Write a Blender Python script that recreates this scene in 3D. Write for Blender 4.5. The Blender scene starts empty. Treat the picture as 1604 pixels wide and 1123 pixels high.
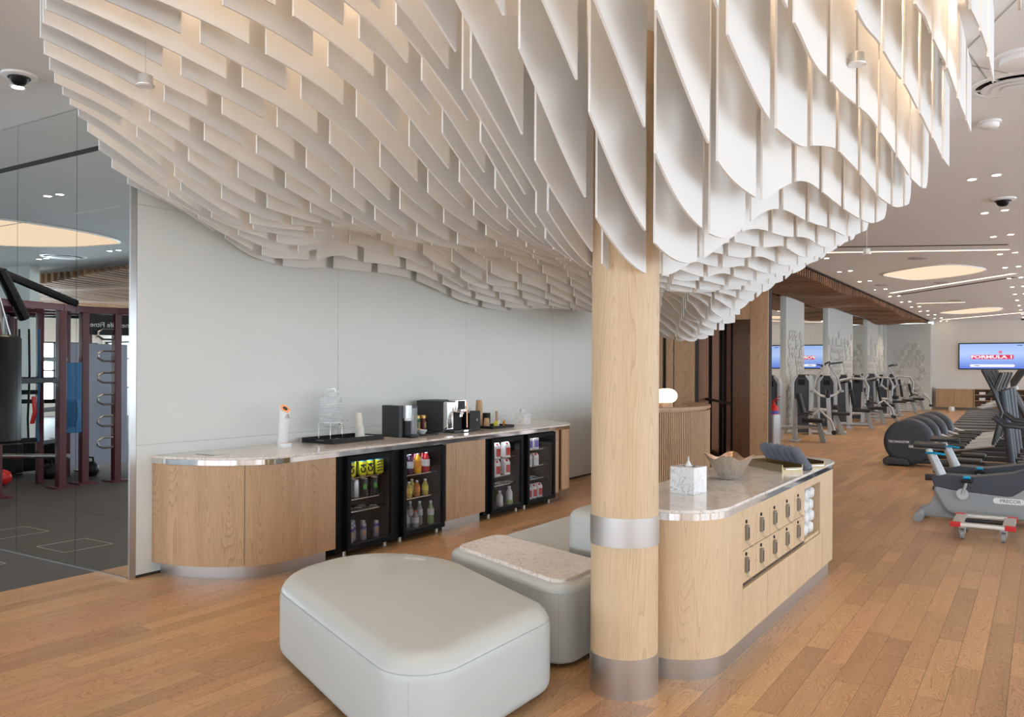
import bpy, bmesh, math, random
import numpy as np
from mathutils import Matrix, Vector

random.seed(7)
R = math.radians
PI = math.pi
SC = bpy.context.scene
COL = SC.collection

# ------------------------------------------------------------------ camera
YAW = math.atan(833/1313.0)
ROLL = R(.27)
F = Vector((-math.sin(YAW), math.cos(YAW), 0)); R0 = Vector((math.cos(YAW), math.sin(YAW), 0)); U0 = Vector((0, 0, 1))
xc = math.cos(ROLL)*R0 + math.sin(ROLL)*U0
yc = -math.sin(ROLL)*R0 + math.cos(ROLL)*U0
zc = -F
cam = bpy.data.cameras.new('camera')
cam.sensor_width = 36; cam.lens = 36*1313/1604.0
cam.shift_x = 0; cam.shift_y = 16/1604.0
cam.clip_start = .05; cam.clip_end = 200
camo = bpy.data.objects.new('camera', cam); COL.objects.link(camo)
M = Matrix.Identity(4)
for i in range(3):
    M[i][0] = xc[i]; M[i][1] = yc[i]; M[i][2] = zc[i]
M[2][3] = 1.6
camo.matrix_world = M
SC.camera = camo

# ------------------------------------------------------------------ exposure, world, daylight
vs = SC.view_settings
vs.view_transform = 'Standard'; vs.look = 'None'; vs.gamma = 1; vs.exposure = 0.10
try: vs.use_curve_mapping = False
except Exception: pass
wd = bpy.data.worlds.new('sky'); SC.world = wd; wd.use_nodes = True
bg = wd.node_tree.nodes['Background']; bg.inputs[0].default_value = (.80, .90, 1.0, 1); bg.inputs[1].default_value = 3.0

def area(name, loc, target, sx, sy, power, col=(1, 1, 1)):
    l = bpy.data.lights.new(name, 'AREA'); l.shape = 'RECTANGLE'; l.size = sx; l.size_y = sy; l.energy = power; l.color = col
    o = bpy.data.objects.new(name, l); COL.objects.link(o); o.location = loc
    d = Vector(target)-Vector(loc); o.rotation_euler = d.to_track_quat('-Z', 'Y').to_euler()
    return o
DAY = (.74, .88, 1.0)
area('window_daylight', (6.3, 6, 1.7), (0, 6, 1.6), 14, 2.8, 225, DAY)
area('window_daylight', (6.3, 27, 1.7), (0, 27, 1.6), 22, 2.8, 440, DAY)
area('window_daylight', (-9, -9.3, 1.7), (-9, 0, 1.6), 28, 1.7, 1250, DAY)
area('window_daylight', (-27.3, -3, 1.5), (-15, -3, 1.45), 9, 2.0, 950, DAY)

# ------------------------------------------------------------------ object helpers
def link(o): COL.objects.link(o); return o

def thing(name, label, cat, loc=(0, 0, 0), rz=0, group=None):
    o = bpy.data.objects.new(name, None); link(o)
    o.location = loc; o.rotation_euler = (0, 0, rz); o.empty_display_size = .1
    o['label'] = label; o['category'] = cat
    if group: o['group'] = group
    return o

def tag(o, label=None, cat=None, group=None, kind=None):
    if label: o['label'] = label
    if cat: o['category'] = cat
    if group: o['group'] = group
    if kind: o['kind'] = kind
    return o

def chain(o):
    m = Matrix.Identity(4)
    while o is not None:
        m = o.matrix_basis @ m
        o = o.parent
    return m

def dup(root, loc, rz=0, label=None, group=None):
    r = root.copy(); link(r); r.location = loc; r.rotation_euler = (0, 0, rz)
    if label: r['label'] = label
    if group: r['group'] = group
    for ch in list(root.children):
        c = ch.copy(); link(c); c.parent = r
        for g in list(ch.children):
            d = g.copy(); link(d); d.parent = c
    return r

class MB:
    def __init__(s): s.v = []; s.f = []
    def add(s, vs, fs):
        n = len(s.v); s.v += [tuple(p) for p in vs]; s.f += [tuple(i+n for i in f) for f in fs]; return s
    def box(s, x0, x1, y0, y1, z0, z1):
        v = [(x, y, z) for z in (z0, z1) for y in (y0, y1) for x in (x0, x1)]
        return s.add(v, [(0, 2, 3, 1), (4, 5, 7, 6), (0, 1, 5, 4), (2, 6, 7, 3), (0, 4, 6, 2), (1, 3, 7, 5)])
    def bc(s, c, d, rz=0, ry=0, rx=0):
        m = Matrix.Translation(c) @ Matrix.Rotation(rz, 4, 'Z') @ Matrix.Rotation(ry, 4, 'Y') @ Matrix.Rotation(rx, 4, 'X')
        h = [q/2 for q in d]
        v = [m @ Vector((x, y, z)) for z in (-h[2], h[2]) for y in (-h[1], h[1]) for x in (-h[0], h[0])]
        return s.add(v, [(0, 2, 3, 1), (4, 5, 7, 6), (0, 1, 5, 4), (2, 6, 7, 3), (0, 4, 6, 2), (1, 3, 7, 5)])
    def rings(s, rings, cap0=True, cap1=True, closed=True):
        n = len(rings[0]); v = [p for r in rings for p in r]; f = []
        for k in range(len(rings)-1):
            for i in range(n if closed else n-1):
                j = (i+1) % n
                f.append((k*n+i, k*n+j, (k+1)*n+j, (k+1)*n+i))
        if cap0: f.append(tuple(range(n-1, -1, -1)))
        if cap1: f.append(tuple((len(rings)-1)*n+i for i in range(n)))
        return s.add(v, f)
    def tube(s, pts, r, n=8, rr=None, cap=True):
        pts = [Vector(p) for p in pts]; rings = []; up = None
        for i, p in enumerate(pts):
            if i == 0: t = pts[1]-p
            elif i == len(pts)-1: t = p-pts[i-1]
            else: t = (pts[i+1]-p).normalized()+(p-pts[i-1]).normalized()
            t.normalize()
            if up is None:
                up = Vector((0, 0, 1)) if abs(t.z) < .9 else Vector((1, 0, 0))
            a = t.cross(up).normalized(); b = a.cross(t).normalized(); up = b
            q = rr[i] if rr else r
            rings.append([p+a*(math.cos(2*PI*k/n)*q)+b*(math.sin(2*PI*k/n)*q) for k in range(n)])
        return s.rings(rings, cap, cap)
    def lathe(s, c, prof, n=20, sx=1, sy=1):
        return s.rings([[(c[0]+r*sx*math.cos(2*PI*k/n), c[1]+r*sy*math.sin(2*PI*k/n), c[2]+z) for k in range(n)] for r, z in prof])
    def cyl(s, c, r, h, n=20): return s.lathe(c, [(r, 0), (r, h)], n)
    def disc_x(s, c, r, w, n=24, prof=None):       # disc with axis along Y
        prof = prof or [(r, -w/2), (r, w/2)]
        return s.rings([[(c[0]+q*math.cos(2*PI*k/n), c[1]+z, c[2]+q*math.sin(2*PI*k/n)) for k in range(n)] for q, z in prof])
    def prism(s, poly, z0, z1):
        return s.rings([[(x, y, z) for x, y in poly] for z in (z0, z1)])
    def prism_y(s, poly, y0, y1):                  # poly in (x, z)
        return s.rings([[(x, y, z) for x, z in poly] for y in (y1, y0)])
    def prism_x(s, poly, x0, x1):                  # poly in (y, z)
        return s.rings([[(x, y, z) for y, z in poly] for x in (x0, x1)])
    def build(s, name, mat, parent=None, sm=None, bevel=0, seg=2, world=True):
        me = bpy.data.meshes.new(name)
        v = s.v
        if parent is not None and world:
            mi = chain(parent).inverted(); v = [mi @ Vector(p) for p in v]
        me.from_pydata([tuple(p) for p in v], [], s.f)
        if bevel:
            bm = bmesh.new(); bm.from_mesh(me); bmesh.ops.recalc_face_normals(bm, faces=bm.faces)
            es = [e for e in bm.edges if len(e.link_faces) == 2 and e.calc_face_angle(0) > R(35)]
            bmesh.ops.bevel(bm, geom=es, offset=bevel, segments=seg, affect='EDGES', profile=.5)
            bm.to_mesh(me); bm.free()
            if sm is None: sm = 50
        if sm:
            me.polygons.foreach_set('use_smooth', [True]*len(me.polygons))
            me.set_sharp_from_angle(angle=R(sm))
        me.update()
        if mat: me.materials.append(mat)
        o = bpy.data.objects.new(name, me); link(o)
        if bevel: o.modifiers.new('weighted_normal', 'WEIGHTED_NORMAL').keep_sharp = True
        if parent is not None: o.parent = parent
        return o

def struct(name, mb, mat, parent=None, **k):
    o = mb.build(name, mat, parent, **k)
    if parent is None: o['kind'] = 'structure'
    return o

def rpoly(cor, rad, inset=0.0, n=6):
    """closed ccw polygon with rounded corners, moved inwards by inset"""
    m = len(cor); out = []
    if not hasattr(rad, '__len__'): rad = [rad]*m
    E = []
    for i in range(m):
        p = Vector(cor[i]); q = Vector(cor[(i+1) % m]); d = (q-p).normalized(); nn = Vector((-d.y, d.x))
        E.append((p+nn*inset, d))
    P = []
    for i in range(m):
        (p, d), (q, e) = E[i-1], E[i]
        den = d.x*e.y-d.y*e.x; t = ((q.x-p.x)*e.y-(q.y-p.y)*e.x)/den
        P.append(p+d*t)
    for i in range(m):
        d0 = E[i-1][1]; d1 = E[i][1]; r = max(rad[i]-inset, .004)
        ang = math.acos(max(-1, min(1, d0.dot(d1)))); t = r*math.tan(ang/2)
        n0 = Vector((-d0.y, d0.x)); c = P[i]-d0*t+n0*r
        a0 = math.atan2(-n0.y, -n0.x); 
        for k in range(n+1):
            a = a0+ang*k/n
            out.append((c.x+r*math.cos(a), c.y+r*math.sin(a)))
    return out

def edge_prof(z0, z1, rb, rt, n=5):
    pr = []
    for k in range(n+1):
        a = PI/2*k/n; pr.append((rb*(1-math.sin(a)), z0+rb*(1-math.cos(a))))
    for k in range(n+1):
        a = PI/2*k/n; pr.append((rt*(1-math.cos(a)), z1-rt*(1-math.sin(a))))
    return pr

def soft(mb, cor, rad, z0, z1, rb=.05, rt=.08, n=8, dome=0):
    rings = [[(x, y, z) for x, y in rpoly(cor, rad, i, n)] for i, z in edge_prof(z0, z1, rb, rt)]
    cx = sum(c[0] for c in cor)/len(cor); cy = sum(c[1] for c in cor)/len(cor)
    last = rings[-1]
    for t in (.75, .45, .15):
        rings.append([(cx+(x-cx)*t, cy+(y-cy)*t, z+dome*(1-t*t)) for x, y, z in last])
    return mb.rings(rings)

def text(s, size, mat, parent, m, name='lettering', ext=.0006, bold=0, sx=1):
    cu = bpy.data.curves.new(name, 'FONT'); cu.body = s; cu.size = size; cu.extrude = ext; cu.align_x = 'CENTER'; cu.align_y = 'CENTER'; cu.offset = bold; cu.resolution_u = 3
    t = bpy.data.objects.new(name, cu)
    me = bpy.data.meshes.new_from_object(t); bpy.data.objects.remove(t)
    mm = m @ Matrix.Diagonal((sx, 1, 1, 1))
    if parent is not None: mm = chain(parent).inverted() @ mm
    me.transform(mm); me.name = name
    me.materials.clear(); me.materials.append(mat)
    o = bpy.data.objects.new(name, me); link(o); o.parent = parent
    return o
def frame(o, x, y):     # matrix with given x, y axes at o
    x = Vector(x).normalized(); y = Vector(y).normalized(); z = x.cross(y)
    m = Matrix.Identity(4)
    for i in range(3): m[i][0] = x[i]; m[i][1] = y[i]; m[i][2] = z[i]; m[i][3] = o[i]
    return m

# ------------------------------------------------------------------ materials
MATS = {}
def mat(name, col, rough=.5, metal=0, spec=.5, trans=0, emis=None, es=0, coat=0, alpha=1, ior=1.45, bump=0, bscale=200, var=0, vscale=8):
    if name in MATS: return MATS[name]
    m = bpy.data.materials.new(name); m.use_nodes = True; nt = m.node_tree; b = nt.nodes['Principled BSDF']
    b.inputs['Base Color'].default_value = (*col, 1); b.inputs['Roughness'].default_value = rough; b.inputs['Metallic'].default_value = metal
    b.inputs['Specular IOR Level'].default_value = spec; b.inputs['Transmission Weight'].default_value = trans; b.inputs['IOR'].default_value = ior
    b.inputs['Coat Weight'].default_value = coat; b.inputs['Alpha'].default_value = alpha
    if emis: b.inputs['Emission Color'].default_value = (*emis, 1); b.inputs['Emission Strength'].default_value = es
    if bump or var:
        g = nt.nodes.new('ShaderNodeNewGeometry'); 
        if bump:
            n = nt.nodes.new('ShaderNodeTexNoise'); n.inputs['Scale'].default_value = bscale; n.inputs['Detail'].default_value = 2
            nt.links.new(g.outputs['Position'], n.inputs['Vector'])
            bp = nt.nodes.new('ShaderNodeBump'); bp.inputs['Strength'].default_value = bump; bp.inputs['Distance'].default_value = .002
            nt.links.new(n.outputs['Fac'], bp.inputs['Height']); nt.links.new(bp.outputs['Normal'], b.inputs['Normal'])
        if var:
            n2 = nt.nodes.new('ShaderNodeTexNoise'); n2.inputs['Scale'].default_value = vscale; n2.inputs['Detail'].default_value = 3
            nt.links.new(g.outputs['Position'], n2.inputs['Vector'])
            mx = nt.nodes.new('ShaderNodeMix'); mx.data_type = 'RGBA'
            mx.inputs[6].default_value = (*[c*(1-var) for c in col], 1); mx.inputs[7].default_value = (*[min(1, c*(1+var)) for c in col], 1)
            nt.links.new(n2.outputs['Fac'], mx.inputs[0]); nt.links.new(mx.outputs[2], b.inputs['Base Color'])
    MATS[name] = m; return m

def wood(name, c0, c1, c2, axis='Z', rough=.45, attr=False, ring=1.0, stretch=14, coat=0, cath=.5, objvar=False):
    """oak-like: long streaks plus cathedral figure, along the given world axis"""
    m = bpy.data.materials.new(name); m.use_nodes = True; nt = m.node_tree; b = nt.nodes['Principled BSDF']; N = nt.nodes.new; L = nt.links.new
    g = N('ShaderNodeNewGeometry'); mp = N('ShaderNodeMapping'); L(g.outputs['Position'], mp.inputs['Vector'])
    add = N('ShaderNodeVectorMath'); add.operation = 'ADD'; L(mp.outputs['Vector'], add.inputs[0])
    if attr:
        at = N('ShaderNodeAttribute'); at.attribute_name = 'rnd'
        sc = N('ShaderNodeVectorMath'); sc.operation = 'SCALE'; L(at.outputs['Vector'], sc.inputs[0]); sc.inputs['Scale'].default_value = 37.0
        L(sc.outputs['Vector'], add.inputs[1])
    s = {'X': (1/stretch, 1, 1), 'Y': (1, 1/stretch, 1), 'Z': (1, 1, 1/stretch)}[axis]
    st = N('ShaderNodeVectorMath'); st.operation = 'MULTIPLY'; L(add.outputs['Vector'], st.inputs[0]); st.inputs[1].default_value = s
    fine = N('ShaderNodeTexNoise'); fine.inputs['Scale'].default_value = 110; fine.inputs['Detail'].default_value = 3; L(st.outputs['Vector'], fine.inputs['Vector'])
    mid = N('ShaderNodeTexNoise'); mid.inputs['Scale'].default_value = 9; mid.inputs['Detail'].default_value = 2; L(st.outputs['Vector'], mid.inputs['Vector'])
    # cathedral rings: contour lines of a stretched smooth noise
    q_ = .22 if attr else .10
    s2 = {'X': (q_, 1, 1), 'Y': (1, q_, 1), 'Z': (1, 1, q_)}[axis]
    st2 = N('ShaderNodeVectorMath'); st2.operation = 'MULTIPLY'; L(add.outputs['Vector'], st2.inputs[0]); st2.inputs[1].default_value = s2
    big = N('ShaderNodeTexNoise'); big.inputs['Scale'].default_value = 4.5*ring; big.inputs['Detail'].default_value = 1; big.inputs['Roughness'].default_value = .35; L(st2.outputs['Vector'], big.inputs['Vector'])
    mul = N('ShaderNodeMath'); mul.operation = 'MULTIPLY'; L(big.outputs['Fac'], mul.inputs[0]); mul.inputs[1].default_value = 26 if attr else 44
    fr = N('ShaderNodeMath'); fr.operation = 'FRACT'; L(mul.outputs[0], fr.inputs[0])
    r1 = N('ShaderNodeMath'); r1.operation = 'POWER'; L(fr.outputs[0], r1.inputs[0]); r1.inputs[1].default_value = 3.5
    a1 = N('ShaderNodeMath'); a1.operation = 'MULTIPLY'; L(r1.outputs[0], a1.inputs[0]); a1.inputs[1].default_value = cath
    a2 = N('ShaderNodeMath'); a2.operation = 'MULTIPLY_ADD'; L(fine.outputs['Fac'], a2.inputs[0]); a2.inputs[1].default_value = .55; L(a1.outputs[0], a2.inputs[2])
    a3 = N('ShaderNodeMath'); a3.operation = 'MULTIPLY_ADD'; L(mid.outputs['Fac'], a3.inputs[0]); a3.inputs[1].default_value = .45; L(a2.outputs[0], a3.inputs[2])
    cr = N('ShaderNodeValToRGB'); L(a3.outputs[0], cr.inputs[0])
    e = cr.color_ramp.elements; e[0].position = .30; e[0].color = (*c0, 1); e[1].position = .95; e[1].color = (*c2, 1)
    k = e.new(.58); k.color = (*c1, 1)
    out = cr.outputs[0]
    if objvar:
        oi = N('ShaderNodeObjectInfo'); mr = N('ShaderNodeMapRange'); L(oi.outputs['Random'], mr.inputs[0]); mr.inputs[3].default_value = .62; mr.inputs[4].default_value = 1.35
        hs = N('ShaderNodeHueSaturation'); L(out, hs.inputs['Color']); L(mr.outputs[0], hs.inputs['Value']); out = hs.outputs[0]
    if attr:
        sep = N('ShaderNodeSeparateXYZ'); L(at.outputs['Vector'], sep.inputs[0])
        mr = N('ShaderNodeMapRange'); L(sep.outputs[0], mr.inputs[0]); mr.inputs[3].default_value = .80; mr.inputs[4].default_value = 1.14
        hs = N('ShaderNodeHueSaturation'); L(out, hs.inputs['Color']); L(mr.outputs[0], hs.inputs['Value'])
        mr2 = N('ShaderNodeMapRange'); L(sep.outputs[1], mr2.inputs[0]); mr2.inputs[3].default_value = .492; mr2.inputs[4].default_value = .506
        L(mr2.outputs[0], hs.inputs['Hue']); out = hs.outputs[0]
    L(out, b.inputs['Base Color']); b.inputs['Roughness'].default_value = rough; b.inputs['Coat Weight'].default_value = coat; b.inputs['Coat Roughness'].default_value = .25
    bp = N('ShaderNodeBump'); bp.inputs['Strength'].default_value = .12; bp.inputs['Distance'].default_value = .001; L(fine.outputs['Fac'], bp.inputs['Height']); L(bp.outputs['Normal'], b.inputs['Normal'])
    return m

def marble(name, base, vein, scale=3.0, amt=.5, rough=.12):
    m = bpy.data.materials.new(name); m.use_nodes = True; nt = m.node_tree; b = nt.nodes['Principled BSDF']; N = nt.nodes.new; L = nt.links.new
    g = N('ShaderNodeNewGeometry')
    w = N('ShaderNodeTexNoise'); w.inputs['Scale'].default_value = scale*1.3; w.inputs['Detail'].default_value = 5; L(g.outputs['Position'], w.inputs['Vector'])
    ad = N('ShaderNodeVectorMath'); ad.operation = 'MULTIPLY_ADD'; L(w.outputs['Color'], ad.inputs[0]); ad.inputs[1].default_value = (.7, .7, .7); L(g.outputs['Position'], ad.inputs[2])
    n = N('ShaderNodeTexNoise'); n.inputs['Scale'].default_value = scale; n.inputs['Detail'].default_value = 6; n.inputs['Roughness'].default_value = .55; L(ad.outputs['Vector'], n.inputs['Vector'])
    s = N('ShaderNodeMath'); s.operation = 'SUBTRACT'; L(n.outputs['Fac'], s.inputs[0]); s.inputs[1].default_value = .5
    a = N('ShaderNodeMath'); a.operation = 'ABSOLUTE'; L(s.outputs[0], a.inputs[0])
    cr = N('ShaderNodeValToRGB'); L(a.outputs[0], cr.inputs[0]); e = cr.color_ramp.elements
    e[0].position = 0; e[0].color = (*[base[i]*(1-amt)+vein[i]*amt for i in range(3)], 1); e[1].position = .022; e[1].color = (*base, 1)
    n3 = N('ShaderNodeTexNoise'); n3.inputs['Scale'].default_value = scale*.8; n3.inputs['Detail'].default_value = 4; L(g.outputs['Position'], n3.inputs['Vector'])
    mx = N('ShaderNodeMix'); mx.data_type = 'RGBA'; mx.blend_type = 'MULTIPLY'; mx.inputs[0].default_value = .35
    cr2 = N('ShaderNodeValToRGB'); L(n3.outputs['Fac'], cr2.inputs[0]); cr2.color_ramp.elements[0].position = .35; cr2.color_ramp.elements[0].color = (.8, .78, .77, 1); cr2.color_ramp.elements[1].position = .6; cr2.color_ramp.elements[1].color = (1, 1, 1, 1)
    L(cr.outputs[0], mx.inputs[6]); L(cr2.outputs[0], mx.inputs[7]); L(mx.outputs[2], b.inputs['Base Color']); b.inputs['Roughness'].default_value = rough
    return m

def brushed(name, col, rough=.3):
    m = bpy.data.materials.new(name); m.use_nodes = True; nt = m.node_tree; b = nt.nodes['Principled BSDF']
    b.inputs['Base Color'].default_value = (*col, 1); b.inputs['Metallic'].default_value = 1; b.inputs['Roughness'].default_value = rough; b.inputs['Anisotropic'].default_value = .6
    return m

def glass(name, col=(1, 1, 1), alpha=.12, rough=.02):
    """thin clear sheet: mostly see-through, with the surface reflection"""
    m = bpy.data.materials.new(name); m.use_nodes = True; nt = m.node_tree; nt.nodes.clear(); N = nt.nodes.new; L = nt.links.new
    o = N('ShaderNodeOutputMaterial'); mx = N('ShaderNodeMixShader'); t = N('ShaderNodeBsdfTransparent'); gl = N('ShaderNodeBsdfGlossy'); fz = N('ShaderNodeFresnel')
    t.inputs[0].default_value = (*col, 1); gl.inputs['Roughness'].default_value = rough; fz.inputs[0].default_value = 1.45
    ge = N('ShaderNodeNewGeometry'); iv = N('ShaderNodeMath'); iv.operation = 'SUBTRACT'; iv.inputs[0].default_value = 1; L(ge.outputs['Backfacing'], iv.inputs[1])
    ma = N('ShaderNodeMath'); ma.operation = 'MULTIPLY'; L(fz.outputs[0], ma.inputs[0]); L(iv.outputs[0], ma.inputs[1])
    L(ma.outputs[0], mx.inputs[0]); L(t.outputs[0], mx.inputs[1]); L(gl.outputs[0], mx.inputs[2]); L(mx.outputs[0], o.inputs[0])
    return m

def emit(name, col, s):
    m = bpy.data.materials.new(name); m.use_nodes = True; nt = m.node_tree; nt.nodes.clear()
    o = nt.nodes.new('ShaderNodeOutputMaterial'); e = nt.nodes.new('ShaderNodeEmission'); e.inputs[0].default_value = (*col, 1); e.inputs[1].default_value = s
    nt.links.new(e.outputs[0], o.inputs[0]); return m

m_floor = wood('oak_floor', (.58, .355, .185), (.50, .29, .14), (.32, .165, .07), 'Y', rough=.36, attr=True, ring=2.2, stretch=16, cath=.42)
m_oak = wood('pale_oak_veneer', (.58, .385, .225), (.50, .315, .175), (.33, .19, .095), 'Z', rough=.45, ring=1.2, cath=.34, stretch=20)
m_oak_isl = wood('light_oak_veneer', (.70, .53, .34), (.64, .47, .29), (.47, .32, .18), 'Z', rough=.45, ring=1.2, cath=.28, stretch=20)
m_slat = wood('walnut_slat', (.30, .145, .062), (.25, .115, .048), (.15, .065, .026), 'X', rough=.5, ring=2, cath=.3, objvar=True)
m_dkwood = wood('dark_oak', (.24, .125, .065), (.20, .10, .05), (.12, .06, .03), 'Z', rough=.4, ring=1.2)
m_wall = mat('wall_paint', (.80, .82, .785), .55, bump=.05)
m_ceil = mat('ceiling_paint', (.80, .80, .80), .7)
m_cream = mat('cream_wall', (.80, .74, .67), .6)
m_felt = mat('white_felt', (.84, .835, .82), .8, spec=.2)
m_gap = mat('dark_joint', (.05, .04, .035), .8)
m_joint = mat('grey_joint', (.42, .42, .40), .7)
m_rubber = mat('rubber_floor', (.062, .056, .052), .55, var=.22, vscale=120)
m_steel = brushed('brushed_steel', (.58, .57, .56), .36)
m_polish = mat('polished_steel', (.8, .8, .8), .07, metal=1)
m_mirror = mat('mirror', (.84, .87, .84), .0, metal=1)
m_marble = marble('pink_marble', (.84, .76, .70), (.20, .16, .15), 6.5, .6)
m_marbi = marble('white_marble', (.83, .79, .75), (.33, .30, .29), 4.0, .55)
m_marbw = marble('carrara', (.88, .89, .90), (.20, .22, .25), 7.0, .75, .2)
m_leather = mat('grey_leather', (.525, .56, .55), .38, bump=.04, bscale=300, coat=.1)
m_seam = mat('seam_thread', (.42, .45, .45), .7)
m_black = mat('black_plastic', (.008, .008, .009), .4, spec=.3)
m_blackm = mat('matt_black', (.01, .01, .011), .6)
m_fridge = mat('fridge_black', (.006, .006, .007), .55, spec=.15)
m_dark = mat('dark_grey_plastic', (.035, .038, .043), .4)
m_white = mat('white_plastic', (.88, .89, .90), .3)
m_copper = mat('copper', (.80, .43, .26), .3, metal=.8)
m_chrome = mat('chrome', (.85, .85, .86), .08, metal=1)
m_glass = glass('clear_glass', (.985, .99, .99), .6)
m_dglass = glass('smoked_glass', (.62, .47, .40), .5)
m_fglass = glass('fridge_glass', (.92, .92, .93), .3)
m_paper = mat('white_paper', (.86, .84, .80), .7)
m_kraft = mat('kraft_paper', (.62, .41, .24), .7)
m_brass = mat('aged_brass', (.34, .27, .16), .32, metal=1)
m_towelg = mat('slate_towel', (.15, .17, .22), .95, bump=.8, bscale=500)
m_towelw = mat('white_towel', (.85, .87, .88), .95, bump=.8, bscale=400)
m_bowl = mat('hammered_silver', (.60, .58, .56), .24, metal=1, bump=1, bscale=60, var=.35, vscale=70)
m_mgrey = mat('machine_silver', (.50, .52, .54), .35, metal=.35)
m_mlight = mat('machine_light_grey', (.33, .36, .38), .4)
m_mdark = mat('machine_shroud', (.055, .065, .085), .45)
m_pad = mat('black_pad', (.02, .021, .024), .5)
m_red = mat('red_paint', (.62, .02, .02), .35)
m_burg = mat('burgundy_steel', (.075, .008, .014), .35)
m_blue = mat('blue_pad', (.03, .13, .30), .6)
m_cyan = mat('cyan_plastic', (.0, .36, .65), .4)
m_green = mat('green_band', (.10, .42, .08), .6)
m_alu = mat('aluminium', (.66, .64, .60), .35, metal=.7)
m_relief = mat('relief_wall', (.62, .62, .59), .6)
m_warm = emit('warm_led', (1.0, .73, .50), 21)
m_oval = emit('warm_diffuser', (1.0, .74, .53), 1.0)
m_line = emit('linear_light', (1.0, .74, .50), 3.5)
m_down = emit('downlight', (1.0, .84, .64), 22)
m_lampe = emit('opal_lamp', (1.0, .76, .54), 2.6)
m_led = emit('fridge_led', (.80, .90, 1.0), 16)
# ================================================================== SETTING
CZ = 3.66
# ---- floor: planks running along Y
fl = struct('floor', MB().box(-6.24, 6, -9, 39.2, -.05, -.005), m_gap)
rng = random.Random(3)
planks = []
PW = .127
x = -6.24; row = 0
while x < 6:
    w = PW if x+PW < 6 else 6-x
    y = -9+rng.uniform(-1.2, 0)
    while y < 39.2:
        l = rng.choice((.45, .6, .75, .9, 1.1, 1.35, 1.6))*rng.uniform(.9, 1.1)
        y0, y1 = max(y, -9), min(y+l, 39.2)
        if y1-y0 > .03: planks.append((x, x+w, y0, y1))
        y += l
    x += PW; row += 1
def seen(p):
    px, py = (p[0]+p[1])/2, (p[2]+p[3])/2
    d = -px*math.sin(YAW)*1+py*math.cos(YAW); r = px*math.cos(YAW)+py*math.sin(YAW)
    if d < 2.9 or abs(r/d) > .64: return 1e9
    if px < -4.9 and 3.9 < py < 10: return 1e8     # under the counter
    return d
planks.sort(key=seen)
def plank_mesh(ps, name):
    mb = MB(); vals = []
    g = .0007
    for (x0, x1, y0, y1) in ps:
        mb.box(x0+g, x1-g, y0+g, y1-g, -.005, 0); vals += [(rng.random(), rng.random(), rng.random())]*8
    o = mb.build(name, m_floor, fl)
    a = o.data.attributes.new('rnd', 'FLOAT_VECTOR', 'POINT'); a.data.foreach_set('vector', np.array(vals, dtype=np.float32).ravel())
    return o
for p in planks[:298]: plank_mesh([p], 'plank')
tag(plank_mesh(planks[298:], 'plank'), kind='stuff')
# ---- rubber floor of the free-weight zone (to the left, seen in the mirror)
rf = struct('rubber_floor', MB().box(-27, -6.24, -9, 3.787, -.05, 0), m_rubber)
for (x0, x1, y0, y1) in ((-7.55, -7.1, 3.1, 3.55), (-8.6, -8.15, 3.1, 3.55)):
    mb = MB()
    for q in ((x0, x1, y0, y0+.008), (x0, x1, y1-.008, y1), (x0, x0+.008, y0, y1), (x1-.008, x1, y0, y1)): mb.box(*q, .0005, .002)
    mb.build('hatch_frame', m_alu, rf)
MB().box(-27, -6.3, 2.3, 2.306, 0, .001).build('floor_seam', m_gap, rf)
# ---- ceiling
ce = struct('ceiling', MB().box(-27.2, 6.2, -9.2, 39.4, CZ, CZ+.2), m_ceil)
# seams and raised access panels above the right-hand end of the canopy
mb = MB()
for (a, b) in (((-.66, 6.62), (-.02, 5.15)), ((-.52, 5.3), (-.30, 7.2)), ((-.78, 5.9), (-.1, 6.9))):
    d = Vector((b[0]-a[0], b[1]-a[1])); n = Vector((-d.y, d.x)).normalized()*.006
    mb.prism([(a[0]-n.x, a[1]-n.y), (b[0]-n.x, b[1]-n.y), (b[0]+n.x, b[1]+n.y), (a[0]+n.x, a[1]+n.y)], CZ-.002, CZ+.01)
mb.build('ceiling_seam', m_joint, ce)
# ---- left wall (behind the counter) clad in large flat panels
WX = -5.80
wl = struct('wall_left', MB().box(-5.95, WX-.006, 3.80, 13.3, 0, CZ), m_joint)
ys = [3.835, 6.61, 8.42, 11.0, 13.2]
ys = [3.835, 5.98, 8.12, 10.20, 13.2]
zs = [.02, 1.004, 2.835, CZ]
for i in range(4):
    for k in range(3):
        MB().box(WX-.006, WX, ys[i]+.002, ys[i+1]-.002, zs[k]+.0015, zs[k+1]-.0015).build('wall_panel', m_wall, wl)
struct('baseboard_left', MB().box(-5.86, WX-.003, 3.84, 13.2, 0, .02), m_gap)
# steel corner post between mirror and wall
cp = struct('trim_1', MB().box(-5.815, -5.797, 3.780, 3.833, 0, CZ), m_steel, bevel=.002)
# ---- mirrored wall facing the camera: tall mirror panels
MY = 3.787
wm = struct('wall_front', MB().box(-27.2, -5.83, MY+.012, MY+.15, 0, CZ), m_alu)
xs = [-5.816, -6.525, -7.42, -8.32, -9.22, -10.12, -11.02, -12.8, -15, -18, -21.5, -25, -27]
zr = [.015, 2.82, 3.285, 3.325, CZ-.01]
for i in range(len(xs)-1):
    for k, (z0, z1) in enumerate(((.015, 2.82), (2.826, 3.285), (3.325, CZ-.008))):
        MB().box(xs[i+1]+.0025, xs[i]-.0025, MY, MY+.006, z0, z1).build('mirror_panel', m_mirror, wm)
MB().box(-27, -5.83, MY-.001, MY+.01, 3.287, 3.323).build('shadow_slot', m_blackm, wm)
MB().box(-27, -5.83, MY-.004, MY+.01, 0, .013).build('base_channel', m_steel, wm)
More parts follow.
